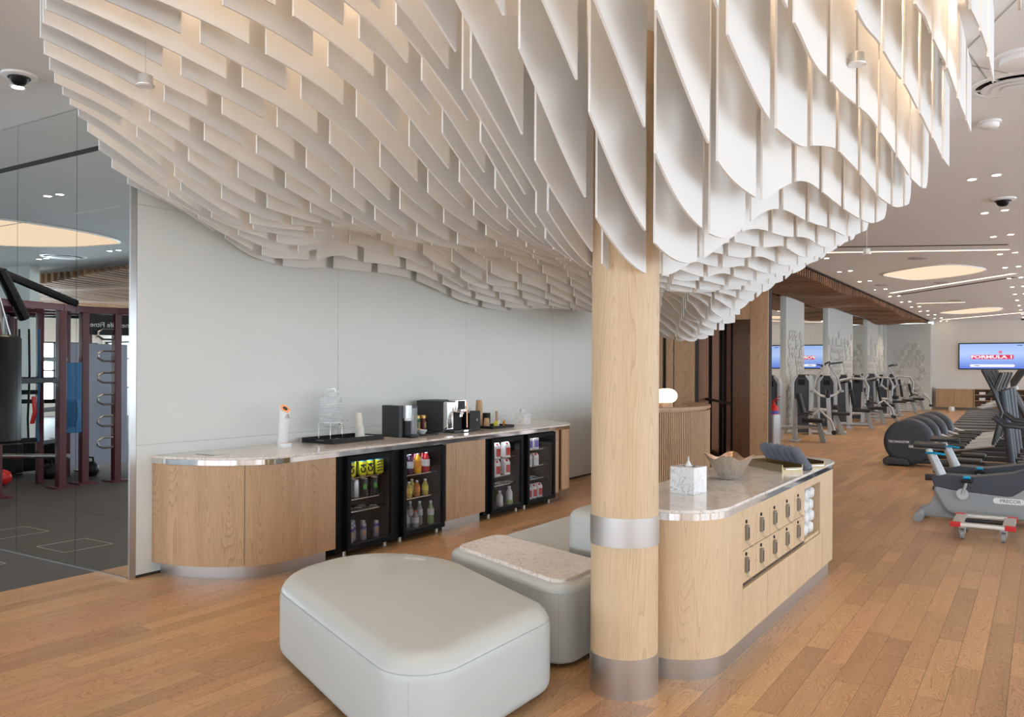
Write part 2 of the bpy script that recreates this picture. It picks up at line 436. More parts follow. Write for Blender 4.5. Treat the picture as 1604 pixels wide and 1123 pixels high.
# ---- outer shell
def wall_with_windows(name, axis, pos, a0, a1, z0, z1, n, frame_m, facing):
    """a wall with a run of glazed openings; axis 'x' = plane x=pos"""
    t = .2*facing
    mb = MB()
    def bx(u0, u1, w0, w1, t0=0, t1=t):
        lo, hi = sorted((pos+t0, pos+t1))
        if axis == 'x': mb.box(lo, hi, u0, u1, w0, w1)
        else: mb.box(u0, u1, lo, hi, w0, w1)
    bx(a0, a1, 0, z0); bx(a0, a1, z1, CZ)
    st = (a1-a0)/n
    for i in range(n+1): bx(max(a0, a0+st*i-.12), min(a1, a0+st*i+.12), z0, z1)
    o = struct(name, mb, m_cream)
    for i in range(n):
        mb = MB(); u0, u1 = a0+st*i+.12, a0+st*(i+1)-.12; u = (u0+u1)/2
        for q in ((u0, u0+.05, z0, z1), (u1-.05, u1, z0, z1), (u-.025, u+.025, z0, z1), (u0, u1, z0, z0+.05), (u0, u1, z1-.05, z1), (u0, u1, z0+.95, z0+1.0)):
            bx(*q, .05*facing, .12*facing)
        struct('window_%d' % (len([1 for k in bpy.data.objects if k.name.startswith('window_') and k.type == 'MESH'])+1), mb, frame_m)
    return o
wall_with_windows('wall_right', 'x', 6.0, -9, 39.2, .25, 3.1, 14, m_dark, 1)
wall_with_windows('wall_back', 'y', -9.0, -27, 6, .9, 2.45, 9, m_dark, -1)
wall_with_windows('wall_far_left', 'x', -27.0, -9, 3.75, .5, 2.4, 4, m_dark, -1)
struct('wall_pier', MB().box(-27, -17.4, -1.75, -1.55, 0, CZ), m_wall)
struct('wall_band', MB().box(-26.95, -14, -8.98, -8.8, 2.55, CZ), m_cream)
# ---- far end wall with its screen, and the relief-clad return
struct('wall_far', MB().box(-3.92, 6.2, 39.2, 39.4, 0, CZ), m_cream)
struct('wall_far_side', MB().box(-5.9, -3.92, 38.2, 39.4, 0, 3.54), m_relief)
# ---- long gym wall: grey relief piers with mirrors in between
GX = -5.6
gw = struct('wall_gym', MB().box(GX-.35, GX-.02, 13.4, 38.2, 0, CZ), m_relief)
piers = [(21.7, 23.6), (26.6, 30.5), (33.3, 35.7), (36.35, 36.9), (37.55, 37.8)]
edges = [17.0]+[e for p in piers for e in p]+[38.2]
for i in range(0, len(edges), 2):
    a, b = edges[i], edges[i+1]
    n = max(1, round((b-a)/1.1))
    for k in range(n):
        MB().box(GX-.012, GX-.004, a+(b-a)*k/n+.003, a+(b-a)*(k+1)/n-.003, .02, 3.5).build('mirror_panel', m_mirror, gw)
def rhomb(mb, u, w, s, f):
    """three-rhomb hexagon tile figure (tumbling blocks), each face tilted"""
    pts = [(u+s*math.cos(R(30+60*k)), w+s*math.sin(R(30+60*k))) for k in range(6)]
    for k in range(3):
        a, b, c = pts[(2*k+1) % 6], pts[(2*k+2) % 6], pts[(2*k+3) % 6]
        q = [(u, w), a, b, c]; cx = sum(p[0] for p in q)/4; cy = sum(p[1] for p in q)/4
        q = [(cx+(p[0]-cx)*.84, cy+(p[1]-cy)*.84) for p in q]
        hgt = [.05, .022, .022, .022]
        v = [f(p[0], p[1], 0) for p in q]+[f(p[0], p[1], h) for p, h in zip(q, hgt)]
        mb.add(v, [(0, 1, 5, 4), (1, 2, 6, 5), (2, 3, 7, 6), (3, 0, 4, 7), (4, 5, 6, 7)])
rr = random.Random(5)
for (a, b) in piers:
    o = MB().box(GX-.3, GX+.07, a, b, 0, 3.5).build('pier', m_relief, gw)
    mb = MB(); s = .15; r = 0; w = .25
    while w < 2.75:
        u = a+.15+(s*.87 if r % 2 else 0)
        while u < b-.12:
            if rr.random() < (.92 if w < 2.0 else .6-(w-2.0)*.5) and not (1.0 < w < 1.9 and math.sin(u*3+w*2) > .75): rhomb(mb, u, w, s, lambda p, q, h: (GX+.07+h, p, q))
            u += s*1.74
        w += s*1.5; r += 1
    tag(mb.build('relief_tile', m_relief, o), kind='stuff')
mb = MB(); w = .3; r = 0; s = .17
while w < 2.75:
    u = -5.2+(s*.87 if r % 2 else 0)
    while u < -4.05:
        if rr.random() < .75 and not (math.sin(u*5) > .2 and 1.1 < w < 1.7): rhomb(mb, u, w, s, lambda p, q, h: (p, 38.2-h, q))
        u += s*1.74
    w += s*1.5; r += 1
tag(mb.build('relief_tile', m_relief, bpy.data.objects['wall_far_side']), kind='stuff')

# ---- entrance wall clad in oak with its opening, dark lobby and glazed screen
PY = 13.2
wp = struct('wall_entrance', MB().box(-5.95, -5.37, PY+.04, PY+.22, 0, CZ).box(-5.33, -4.84, PY+.04, PY+.22, 0, CZ).box(-3.92, -3.64, PY+.04, PY+.22, 0, CZ).box(-4.84, -3.92, PY+.04, PY+.22, 2.42, CZ).box(-5.37, -5.33, PY+.04, PY+.22, 2.6, CZ), m_gap)
for q in ((-5.80, -5.39, 0, CZ), (-5.33, -5.20, 0, CZ), (-5.185, -4.84, 0, CZ), (-3.92, -3.64, 0, CZ), (-4.84, -3.92, 2.40, CZ)):
    MB().box(q[0]+.002, q[1]-.002, PY, PY+.04, q[2], q[3]).build('oak_panel', m_oak, wp)
struct('trim_2', MB().box(-5.39, -5.33, PY+.03, PY+.05, 0, CZ), m_blackm)
struct('wall_lobby', MB().box(-4.42, -3.9, PY+.7, PY+.9, 0, 2.9).box(-6.2, -6.1, PY+.2, 17, 0, CZ), m_dkwood)
struct('wall_lobby_end', MB().box(-6.2, -5.3, 17.0, 17.2, 0, CZ), m_dkwood)
# glazed screen, turned 30 degrees
gs = struct('door_1', MB(), None) if False else thing('glazed_screen', 'black framed bronze glass screen with a mid rail inside the oak portal', 'glass screen', (-4.45, 13.99, 0), math.atan2(1.73, -1.0))
L = 2.35
mb = MB()
for u in (0, .62, .95): mb.box(u-.025, u+.025, -.03, .03, 0, 2.9)
mb.box(1.9, 1.96, -.03, .03, 0, 2.9); mb.box(0, L, -.03, .03, 0, .07); mb.box(0, L, -.03, .03, 2.85, 2.9); mb.box(0, L, -.025, .025, 1.0, 1.045)
def loc_build(mb, name, m, par, **k): return mb.build(name, m, par, world=False, **k)
loc_build(mb, 'frame', m_black, gs)
for (a, b) in ((.03, .59), (.65, .92), (.98, 1.89), (1.97, L)):
    for (z0, z1) in ((.07, 1.0), (1.045, 2.85)): loc_build(MB().box(a, b, -.004, .004, z0, z1), 'pane', m_dglass, gs)

# ================================================================== CANOPY
PTS = [[-2.81,2.6,3.16],[-2.81,3.13,3.06],[-3.66,2.66,3.06],[-3.66,3.17,2.98],[-3.32,2.51,3.11],[-3.32,3.02,3.04],[-3.32,3.13,3.02],[-3.32,3.65,2.85],[-2.98,2.35,3.15],[-2.98,2.87,3.1],[-2.98,2.97,3.08],[-2.98,3.5,2.89],[-3.49,2.27,3.11],[-3.49,2.78,3.05],[-3.49,2.89,3.04],[-3.49,3.42,2.94],[-3.15,2.74,3.09],[-3.15,3.26,3.0],[-2.64,2.84,3.1],[-2.64,3.37,2.89],[-2.64,3.48,2.82],[-2.64,4.0,2.53],[-2.29,2.7,3.05],[-2.29,3.25,2.77],[-2.29,3.33,2.68],[-2.29,3.86,2.36],[-2.47,3.06,2.95],[-2.47,3.59,2.63],[-2.47,3.7,2.56],[-2.47,4.24,2.33],[-2.12,2.94,2.83],[-2.12,3.49,2.44],[-2.12,3.56,2.35],[-2.12,4.08,2.12],[-1.61,2.58,2.77],[-1.61,3.12,2.31],[-1.61,3.21,2.23],[-1.61,3.59,2.08],[-1.78,2.93,2.45],[-1.78,3.61,2.08],[-1.44,2.8,2.58],[-1.44,3.36,2.18],[-1.1,2.64,2.81],[-1.1,3.19,2.46],[-1.1,3.26,2.4],[-1.1,3.91,2.34],[-0.93,2.86,2.75],[-0.93,3.41,2.61],[-0.93,3.48,2.58],[-0.93,4.01,2.65],[-0.93,4.11,2.68],[-0.93,4.62,2.77],[-0.93,4.74,2.79],[-0.93,5.25,2.79],[-0.93,5.33,2.77],[-0.93,5.84,2.75],[-0.93,5.99,2.75],[-0.93,6.63,2.79],[-0.93,6.84,2.82],[-0.93,7.25,2.9],[-0.76,3.15,2.89],[-0.76,3.66,2.86],[-0.76,4.2,2.87],[-0.76,4.28,2.87],[-0.76,4.81,2.9],[-0.76,4.92,2.9],[-0.76,5.46,2.9],[-0.76,5.54,2.91],[-0.76,6.17,2.88],[-0.59,3.99,2.99],[-0.59,4.58,3.04],[-0.59,4.66,3.03],[-0.59,5.26,3.05],[-0.59,5.38,3.06],[-0.59,5.88,3.07],[-0.59,5.99,3.08],[-0.59,6.79,3.09],[-0.42,3.81,3.12],[-0.42,4.82,3.16],[-0.42,4.92,3.15],[-0.42,5.55,3.17],[-5.7,5.19,2.5],[-5.7,5.71,2.53],[-5.7,5.83,2.54],[-5.7,6.35,2.56],[-5.7,6.45,2.57],[-5.7,6.97,2.55],[-5.7,7.08,2.54],[-5.7,7.6,2.45],[-5.7,7.67,2.42],[-5.7,8.21,2.35],[-5.7,8.31,2.34],[-5.7,8.83,2.32],[-5.7,8.95,2.33],[-5.7,9.46,2.37],[-5.7,9.56,2.4],[-5.7,10.08,2.5],[-5.7,10.71,2.57],[-5.7,10.82,2.57],[-5.7,11.16,2.55],[-5.53,4.8,2.51],[-5.53,5.32,2.52],[-5.53,5.43,2.54],[-5.53,5.95,2.61],[-5.53,6.07,2.61],[-5.53,6.59,2.62],[-5.53,6.69,2.61],[-5.53,7.23,2.55],[-5.53,7.31,2.51],[-5.53,7.84,2.41],[-5.53,7.91,2.4],[-5.53,8.44,2.35],[-5.53,8.54,2.35],[-5.53,9.07,2.38],[-4.0,2.14,3.15],[-4.17,2.25,3.14],[-4.34,2.37,3.13],[-4.51,2.49,3.13],[-4.68,2.62,3.13],[-4.85,2.77,3.15],[-5.02,2.92,3.15],[-5.19,3.08,3.12],[-5.36,3.26,3.06],[-5.53,3.46,3.0],[-5.7,3.69,2.94],[-3.66,1.98,3.15],[-3.83,2.06,3.16],[-4.0,2.7,3.05],[-3.66,2.56,3.07],[-4.17,2.48,3.1],[-4.34,2.87,3.03],[-3.83,2.33,3.12],[-4.17,2.58,3.08],[-4.17,3.09,2.96],[-4.51,2.73,3.09],[-4.51,3.24,2.92],[-3.83,2.43,3.1],[-3.83,2.94,3.02],[-4.0,2.81,3.02],[-4.0,3.32,2.92],[-4.17,3.2,2.92],[-4.17,3.71,2.8],[-4.34,2.97,2.99],[-4.34,3.48,2.84],[-4.51,3.35,2.87],[-4.51,3.86,2.71],[-4.68,3.12,2.99],[-4.68,3.64,2.76],[-4.34,3.58,2.8],[-4.34,4.09,2.71],[-4.68,3.74,2.72],[-4.68,4.26,2.67],[-4.85,4.13,2.61],[-4.85,4.64,2.68],[-4.17,3.82,2.77],[-4.17,4.33,2.66],[-4.0,3.43,2.88],[-4.0,3.94,2.75],[-5.19,5.53,2.89],[-4.0,4.05,2.7],[-4.0,4.56,2.56],[-3.49,3.52,2.89],[-3.49,4.03,2.66],[-3.32,3.76,2.79],[-3.32,4.29,2.58],[-3.49,4.14,2.61],[-3.49,4.65,2.47],[-3.15,3.99,2.66],[-3.15,4.51,2.52],[-3.32,4.41,2.55],[-3.32,4.93,2.5],[-3.66,4.53,2.5],[-3.66,5.05,2.46],[-4.85,6.62,2.8],[-3.83,5.62,2.71],[-3.83,6.13,2.75],[-5.19,4.66,2.6],[-5.19,5.18,2.68],[-5.19,5.3,2.71],[-5.19,5.82,2.78],[-5.53,5.21,2.6],[-5.53,5.73,2.69],[-5.36,6.32,2.71],[-5.36,6.84,2.67],[-5.19,6.72,2.6],[-5.19,7.24,2.5],[-5.36,7.58,2.49],[-5.36,8.11,2.42],[-5.19,6.56,2.76],[-5.19,7.08,2.64],[-5.02,6.95,2.57],[-5.02,7.47,2.46],[-5.19,7.81,2.47],[-5.19,8.33,2.45],[-5.02,7.97,2.5],[-4.51,6.57,2.61],[-4.51,6.92,2.73],[-4.51,7.45,2.65],[-4.68,7.32,2.65],[-4.68,7.84,2.6],[-3.83,9.91,2.14],[-3.83,10.43,2.02],[-3.15,8.8,2.11],[-3.15,9.33,2.06],[-2.98,8.44,2.28],[-2.98,8.98,2.17],[-3.32,8.67,2.37],[-3.32,9.2,2.19],[-3.66,9.51,2.21],[-3.66,10.03,2.08],[-2.64,6.51,2.25],[-2.64,7.03,2.27],[-1.78,5.07,2.35],[-1.78,5.61,2.37],[-1.1,5.07,2.64],[-1.1,5.61,2.65],[-1.1,6.19,2.66],[-1.27,5.4,2.53],[-1.27,5.91,2.58],[-1.61,6.18,2.53],[-1.61,6.68,2.48],[-2.12,5.96,2.26],[-2.12,6.47,2.38],[-5.53,3.66,2.93],[-5.53,3.92,2.83],[-5.53,4.11,2.76],[-5.53,4.33,2.67],[-5.53,4.41,2.63],[-5.7,4.04,2.89],[-5.7,4.24,2.82],[-5.7,4.46,2.73],[-5.7,4.55,2.69],[-5.36,4.42,2.67],[-5.36,4.93,2.55],[-5.7,4.91,2.54],[-5.7,5.08,2.51],[-2.64,9.62,2.64],[-2.47,9.68,2.72],[-2.3,9.39,2.73],[-2.13,9.65,2.82],[-1.96,9.38,2.83],[-1.78,8.92,2.81],[-1.61,8.6,2.87],[-1.44,8.13,2.81],[-1.1,7.4,2.85],[-0.76,6.75,2.93],[-0.59,6.88,3.1],[-0.42,6.41,3.22],[-0.25,5.59,3.24],[-0.08,3.71,2.9],[-2.81,9.84,2.59],[-2.98,10.12,2.45],[-3.15,10.07,2.22],[-3.32,10.48,2.2],[-3.49,10.55,2.1],[-3.66,10.75,2.05],[-3.83,10.91,2.04],[-4.0,10.89,1.95],[-5.6,3.0,3.1],[-4.6,1.5,3.15],[-3.3,0.8,3.2],[-2.2,0.6,3.3],[-1.2,0.8,3.35],[-0.2,1.0,3.4],[-0.1,2.2,3.35],[-3.0,1.5,3.1],[-1.8,1.7,3.25],[-5.6,12.0,2.6],[-3.5,12.0,2.5],[-2.5,11.0,2.9]]

A = np.array(PTS)
def tps_fit(A, sm=.0004):
    n = len(A); d = np.linalg.norm(A[:, None, :2]-A[None, :, :2], axis=2)
    K = np.where(d > 0, d*d*np.log(np.maximum(d, 1e-9)), 0); P = np.c_[np.ones(n), A[:, :2]]
    return np.linalg.solve(np.block([[K+sm*n*np.eye(n), P], [P.T, np.zeros((3, 3))]]), np.r_[A[:, 2], 0, 0, 0])
W = tps_fit(A)
def zbot(X, Ys):
    q = np.c_[np.full(len(Ys), X), Ys]; d = np.linalg.norm(q[:, None, :]-A[None, :, :2], axis=2)
    K = np.where(d > 0, d*d*np.log(np.maximum(d, 1e-9)), 0)
    return np.clip(K @ W[:-3]+W[-3]+q @ W[-2:], 1.9, 3.45)
PER = .626; BL = .522; TH = .010
START = {5: 1.98, 4: 1.90, 3: 1.81, 2: 1.72, 1: 1.63, 0: 1.52, 6: 2.06, 7: 2.14, 8: 2.25, 9: 2.37, 10: 2.49, 11: 2.63, 12: 2.77, 13: 2.92, 14: 3.08, 15: 3.26, 16: 3.46, 17: 3.69,
         -1: 1.4, -2: 1.3, -3: 1.2, -4: 1.12, -5: 1.05, -6: 1.0, -7: 1.0, -8: 1.0, -9: 1.02, -10: 1.06, -11: 1.15, -12: 1.25, -13: 1.4, -14: 1.6, -15: 1.9, -16: 2.3}
END = {-1: 9.75, -2: 9.68, -3: 9.45, -4: 9.6, -5: 9.38, -6: 8.95, -7: 8.6, -8: 8.13, -9: 7.75, -10: 7.55, -11: 7.62, -12: 7.2, -13: 6.88, -14: 6.41, -15: 5.59, -16: 3.75,
       0: 9.9, 1: 10.1, 2: 10.2, 3: 10.5, 4: 10.6, 5: 10.8, 6: 10.95, 7: 11.0}
def phase(j):
    if j >= 13: return .18-.2404*(j-17)
    if j >= -4: return .34-.2404*(j+1)
    return .08-.225*(j+7)
canopy = thing('baffle_canopy', 'undulating hanging canopy of long white felt baffles over lounge and counter', 'ceiling canopy', (-3, 6, CZ))
CCX, CCY, CR = -1.775, 3.86, .168
pieces = []
for j in range(-16, 18):
    X = -2.806-.1702*j; ys, ye = START[j], END.get(j, 11.3)
    ph = phase(j); k = math.floor((ys-ph)/PER)-1; segs = []
    while ph+k*PER < ye:
        a, b = ph+k*PER, ph+k*PER+BL; k += 1
        a, b = max(a, ys), min(b, ye)
        if b-a > .03: segs.append([a, b])
    if segs and segs[0][1]-segs[0][0] < .30 and len(segs) > 1: segs[1][0] = segs[0][0]; segs.pop(0)
    if segs and segs[0][0] > ys: segs[0][0] = ys
    if len(segs) > 1 and segs[-1][1]-segs[-1][0] < .12: segs[-2][1] = segs[-1][1]; segs.pop()
    # notch round the column
    dx = abs(X-CCX); rr_ = CR+.012
    out = []
    for a, b in segs:
        if dx < rr_+.01:
            h = math.sqrt(max(rr_*rr_-dx*dx, 0)); c0, c1 = CCY-h, CCY+h
            if a < c1 and b > c0:
                if c0-a > .05: out.append((a, c0))
                if b-c1 > .05: out.append((c1, b))
                continue
        out.append((a, b))
    for i, (a, b) in enumerate(out): pieces.append((j, X, a, b, i == len(out)-1))
def baffle(js):
    mb = MB()
    for (j, X, a, b, last) in js:
        n = max(3, int((b-a)/.055)); Y = np.linspace(a, b, n+1); Z = zbot(X, Y)
        if last and -12 <= j <= -5:                        # far ends of the rows are rounded upwards
            r = .20
            for i in range(n+1):
                t = (Y[i]-(b-r))/r
                if t > 0: Z[i] += r*(1-math.sqrt(max(0, 1-t*t)))*1.1
        v = []; f = []
        for i in range(n+1):
            for x in (X-TH/2, X+TH/2): v += [(x, Y[i], Z[i]), (x, Y[i], CZ)]
        for i in range(n):
            p, q = i*4, i*4+4
            f += [(p, p+1, q+1, q), (p+2, q+2, q+3, p+3), (p, q, q+2, p+2)]
        f += [(0, 2, 3, 1), (n*4, n*4+1, n*4+3, n*4+2)]
        mb.add(v, f)
    return mb
def bsize(p):
    y = (p[2]+p[3])/2; d = -p[1]*math.sin(YAW)+y*math.cos(YAW); r = p[1]*math.cos(YAW)+y*math.sin(YAW)
    z = float(zbot(p[1], [y])[0])
    if d < .8 or abs(r/d) > .66 or (z-1.6)/d > .46: return 1e6+d
    return d
pieces.sort(key=bsize)
for p in pieces[:298]: baffle([p]).build('baffle', m_felt, canopy)
tag(baffle(pieces[298:]).build('baffle', m_felt, canopy), kind='stuff')
# warm LED strips on the ceiling, in every second gap
for j in range(-15, 17, 2):
    X = -2.806-.1702*(j+.5); MB().box(X-.011, X+.011, START[j]+.12, END.get(j, 11.2)-.3, CZ-.014, CZ-.001).build('led_strip', m_warm, canopy)
# adjustable spots hanging in the canopy
def hang_spot(x, y, z, label):
    t = thing('spot_head', label, 'ceiling speaker', (x, y, z))
    MB().lathe((x, y, z), [(.040, 0), (.042, .003), (.042, .007), (.034, .01), (.033, .05), (.012, .06)], 20).build('housing', m_alu, t, sm=40)
    MB().cyl((x, y, z-.002), .036, .003, 20).build('grille', m_white, t)
    MB().tube([(x, y, z+.055), (x, y, CZ)], .002, 6).build('hanger', m_alu, t)
    return t
hang_spot(-3.60, 2.42, 2.93, 'small cylindrical speaker poking through baffles at upper left of canopy')
hang_spot(-.72, 4.03, 2.98, 'small cylindrical speaker between tall baffles at upper right of canopy')
hang_spot(-1.42, 8.5, 2.70, 'small cylindrical speaker below the far right lobe of the canopy')

# ================================================================== COLUMN
col = thing('column', 'round oak-clad column with two steel bands in front of the island', 'column', (CCX, CCY, 0))
MB().cyl((CCX, CCY, .195), CR, 3.05, 64).build('oak_cladding', m_oak_isl, col, sm=30)
MB().cyl((CCX, CCY, 3.245), CR-.01, CZ-3.245, 48).build('neck', m_white, col, sm=30)
MB().cyl((CCX, CCY, .0), CR+.003, .195, 64).build('base_band', m_steel, col, sm=30)
MB().lathe((CCX, CCY, .735), [(CR+.004, 0), (CR+.004, .142)], 64).build('middle_band', m_steel, col, sm=30)

# ================================================================== COUNTER
FX = -4.95; TZ = .92
def ell(cx, cy, a, b, t0, t1, n=24): return [(cx+a*math.cos(t0+(t1-t0)*k/n), cy+b*math.sin(t0+(t1-t0)*k/n)) for k in range(n+1)]
def outline(o=0.0):      # ccw from wall, near end, front, far end
    p = ell(-5.797, 4.58, .847+o, .61+o, -PI/2, 0)
    q = ell(-5.797, 9.05, .847+o, .52+o, 0, PI/2)
    return p+q
wt = thing('worktop', 'long pink-veined marble worktop with rounded ends and steel edge along the wall', 'worktop', (-5.4, 6.7, .86))
MB().prism(outline(.018), .902, TZ).build('marble_slab', m_marble, wt, bevel=.003)
MB().prism(outline(.006), .862, .902).build('edge_band', m_polish, wt, sm=30)
MB().box(-5.60, -5.38, 4.21, 4.222, TZ+.0003, TZ+.0015).build('slot', m_blackm, wt)
MB().lathe((-5.42, 4.27, TZ+.0003), [(.055, 0), (.055, .001)], 24).build('bin_opening', m_steel, wt)
# left rounded cabinet: two doors
cab = thing('cabinet', 'rounded oak cabinet with two doors at near end of the counter', 'cabinet', (-5.4, 4.5, 0))
near = ell(-5.797, 4.58, .847, .61, -PI/2, 0, 40)
def sheet(poly, th, z0, z1):      # vertical curved sheet following an open polyline (outer side)
    mb = MB(); v = []; f = []
    n = len(poly)
    for i, (x, y) in enumerate(poly):
        a = Vector(poly[max(i-1, 0)]); b = Vector(poly[min(i+1, n-1)]); t = (b-a).normalized(); nn = Vector((-t.y, t.x))*th
        v += [(x, y, z0), (x, y, z1), (x+nn.x, y+nn.y, z0), (x+nn.x, y+nn.y, z1)]
    for i in range(n-1):
        p, q = 4*i, 4*i+4
        f += [(p, q, q+1, p+1), (p+2, p+3, q+3, q+2), (p+1, q+1, q+3, p+3), (p, p+2, q+2, q)]
    f += [(0, 1, 3, 2), (4*n-4, 4*n-2, 4*n-1, 4*n-3)]
    return mb.add(v, f)
cut = [p for p in near if p[1] < 4.255]; 
ex = lambda y: (-5.797+.847*math.sqrt(max(0, 1-((min(y, 4.58)-4.58)/.61)**2)), y)
cut += [ex(4.2545)]
rest = [ex(4.2575)]+[p for p in near if p[1] > 4.26]+[(FX, 5.085)]
sheet(cut, .02, .10, .86).build('curved_door', m_oak, cab, sm=30)
sheet(rest, .02, .10, .86).build('door', m_oak, cab, sm=30)
inner = [(x, y) for x, y in ell(-5.79, 4.58, .81, .58, -PI/2, 0)]+[(FX-.03, 5.06), (-5.79, 5.06)]
MB().prism(inner, .10, .855).build('carcass', m_dkwood, cab)
MB().prism([(x, y) for x, y in ell(-5.79, 4.58, .77, .54, -PI/2, 0)]+[(FX-.07, 5.04), (-5.79, 5.04)], 0, .10).build('plinth', m_steel, cab, sm=30)
# middle cabinet
cab2 = thing('cabinet', 'narrow oak cabinet on steel plinth between the two pairs of fridges', 'cabinet', (-5.3, 6.95, 0))
MB().box(-5.79, FX-.022, 6.61, 7.285, .10, .86).build('carcass', m_oak, cab2)
MB().box(FX-.02, FX, 6.607, 7.287, .10, .86).build('door', m_oak, cab2, bevel=.0015, seg=1)
MB().box(-5.7, FX-.06, 6.62, 7.27, 0, .10).build('plinth', m_steel, cab2)
# right cabinet with rounded far end
cab3 = thing('cabinet', 'oak cabinet with rounded corner at far end of the counter', 'cabinet', (-5.4, 9.2, 0))
far = ell(-5.797, 9.05, .847, .52, 0, PI/2)
sheet([(FX-.04, 8.80), (FX-.035, 8.93)], .02, .10, .86).build('filler', m_oak, cab3)
sheet([(FX, 8.95)]+far, .02, .13, .86).build('curved_door', m_oak, cab3, sm=30)
MB().prism([(-5.79, 8.82), (FX-.05, 8.82)]+[(x, y) for x, y in ell(-5.80, 9.05, .82, .49, 0, PI/2)], .13, .855).build('carcass', m_dkwood, cab3)
MB().prism([(-5.79, 8.84), (FX-.12, 8.84)]+[(x, y) for x, y in ell(-5.80, 9.05, .74, .42, 0, PI/2)], 0, .13).build('plinth', m_dkwood, cab3)

# ---- under-counter fridges
def fridge(y0, y1, d0, d1, label, shelves):
    t = thing('bar_fridge', label, 'fridge', (-5.3, (y0+y1)/2, 0))
    xb = -5.62; xf = FX-.03; w = .025
    mb = MB().box(xb, xf, y0, y0+w+.0, .05, .855).box(xb, xf, y1-w, y1, .05, .855).box(xb, xf, y0+w, y1-w, .05, .085).box(xb, xf, y0+w, y1-w, .825, .855).box(xb, xb+.02, y0+w, y1-w, .085, .825)
    if d0-y0 > .06: mb.box(xb+.02, xf, y0+w, d0+.03, .085, .825)
    mb.build('body', m_fridge, t)
    z0, z1 = .055, .85; b = .045
    d = MB().box(xf, FX+.012, d0, d0+b, z0, z1).box(xf, FX+.012, d1-b, d1, z0, z1).box(xf, FX+.012, d0+b, d1-b, z0, z0+b).box(xf, FX+.012, d0+b, d1-b, z1-b, z1).build('door', m_fridge, t, bevel=.002, seg=1)
    MB().box(FX-.005, FX, d0+b, d1-b, z0+b, z1-b).build('pane', m_fglass, d)
    MB().box(FX-.001, FX+.006, d0+b, d1-b, z0+b-.004, z0+b+.002).build('gasket', m_dark, d)
    MB().lathe((FX+.006, d1-.02, z1-.012), [(.006, 0), (.006, .012)], 10).build('hinge_cap', m_chrome, d)
    for z in shelves:
        mb = MB(); n = 12
        for k in range(n+1):
            yy = d0+.02+(d1-d0-.04)*k/n; mb.box(-5.58, xf-.03, yy-.0015, yy+.0015, z-.004, z)
        mb.box(-5.58, -5.575, d0+.02, d1-.02, z-.006, z).box(xf-.035, xf-.03, d0+.02, d1-.02, z-.008, z)
        mb.build('wire_shelf', m_chrome, t)
    MB().box(xf-.075, xf-.045, d0+.05, d1-.14, .806, .818).build('led_strip', m_led, t)
    for yy in (d0+.03, d1-.05):
        MB().cyl((xf-.03, yy, 0), .016, .05, 10).build('foot', m_alu, t)
    return t
fridge(5.10, 5.83, 5.215, 5.815, 'black glass-door fridge nearest the camera, yellow cans on its top shelf', (.655, .47, .365))
fridge(5.86, 6.595, 5.945, 6.575, 'black glass-door fridge of colourful juice bottles beside the narrow oak cabinet', (.60, .38))
fridge(7.30, 8.05, 7.40, 8.03, 'black glass-door fridge with red-capped cartons and a green-label bottle', (.62, .43, .33))
fridge(8.06, 8.80, 8.13, 8.77, 'black glass-door fridge farthest along, with purple and white cartons', (.66, .47, .32))
# ================================================================== DRINKS
def can(name, label, cat, r, h, body, group, top=None, deco=None):
    t = thing(name, label, cat, (0, 0, 0), 0, group)
    MB().lathe((0, 0, 0), [(r*.78, 0), (r*.97, .007), (r, .014), (r, h-.02), (r*.86, h-.006)], 20).build('body', body, t, sm=40)
    MB().lathe((0, 0, h-.006), [(r*.86, 0), (r*.88, .004), (r*.84, .006), (r*.8, .002)], 20).build('lid', m_alu, t, sm=40)
    if top: MB().lathe((0, 0, 0), [(r+.0004, h*.66), (r+.0004, h-.02)], 20).build('upper_label', top, t, sm=40)
    if deco: deco(t, r, h)
    return t
m_yel = mat('can_yellow', (.75, .70, .02), .3, metal=.2); m_sil = mat('can_silver', (.62, .63, .65), .3, metal=.6); m_cblk = mat('can_black', (.015, .016, .015), .3)
m_pur = mat('can_purple', (.10, .08, .30), .3, metal=.3); m_lav = mat('can_lavender', (.42, .42, .50), .3, metal=.5); m_neon = mat('neon_green', (.12, .75, .05), .4)
m_ink = mat('black_ink', (.01, .01, .01), .5); m_bluec = mat('can_blue_rim', (.05, .35, .62), .35)
def c4(t, r, h):
    # writing runs up the can, as on the shelf
    text('C4', .062, m_ink, t, frame((r+.0008, .002, h*.42), (0, 0, 1), (0, -1, 0)), bold=.0025, ext=.0012)
    MB().lathe((0, 0, 0), [(r+.0005, h*.80), (r+.0005, h-.02), (r*.9, h-.009)], 20).build('blue_rim', m_bluec, t, sm=40)
def c4b(t, r, h):
    for k in range(4): MB().bc((r*.99, 0, .03+k*.026), (.003, r*1.1, .010), rx=.25).build('stripe', m_ink, t)
    MB().lathe((0, 0, 0), [(r+.0005, h*.80), (r+.0005, h-.02), (r*.9, h-.009)], 20).build('blue_rim', m_bluec, t, sm=40)
def claw(t, r, h):
    mb = MB()
    for k in (-1, 0, 1): mb.bc((r*.985, k*.009, h*.55), (.003, .004, .05-.008*abs(k)), rx=.08*k)
    mb.build('claw_mark', m_neon, t)
def small(t, r, h):
    MB().bc((r*.98, 0, h*.45), (.004, r*.9, .035)).build('shield_mark', mat('badge_gold', (.6, .35, .2), .4), t)
RZ = R(-35)
G1 = 'cans and bottles inside the four counter fridges'
yc1 = can('energy_can', 'yellow can lettered up its side on the top shelf of the nearest fridge', 'can', .033, .158, m_yel, 'yellow lettered cans in the nearest fridge', deco=c4)
yc1.location = (-5.05, 5.370, .656); yc1.rotation_euler = (0, 0, RZ)
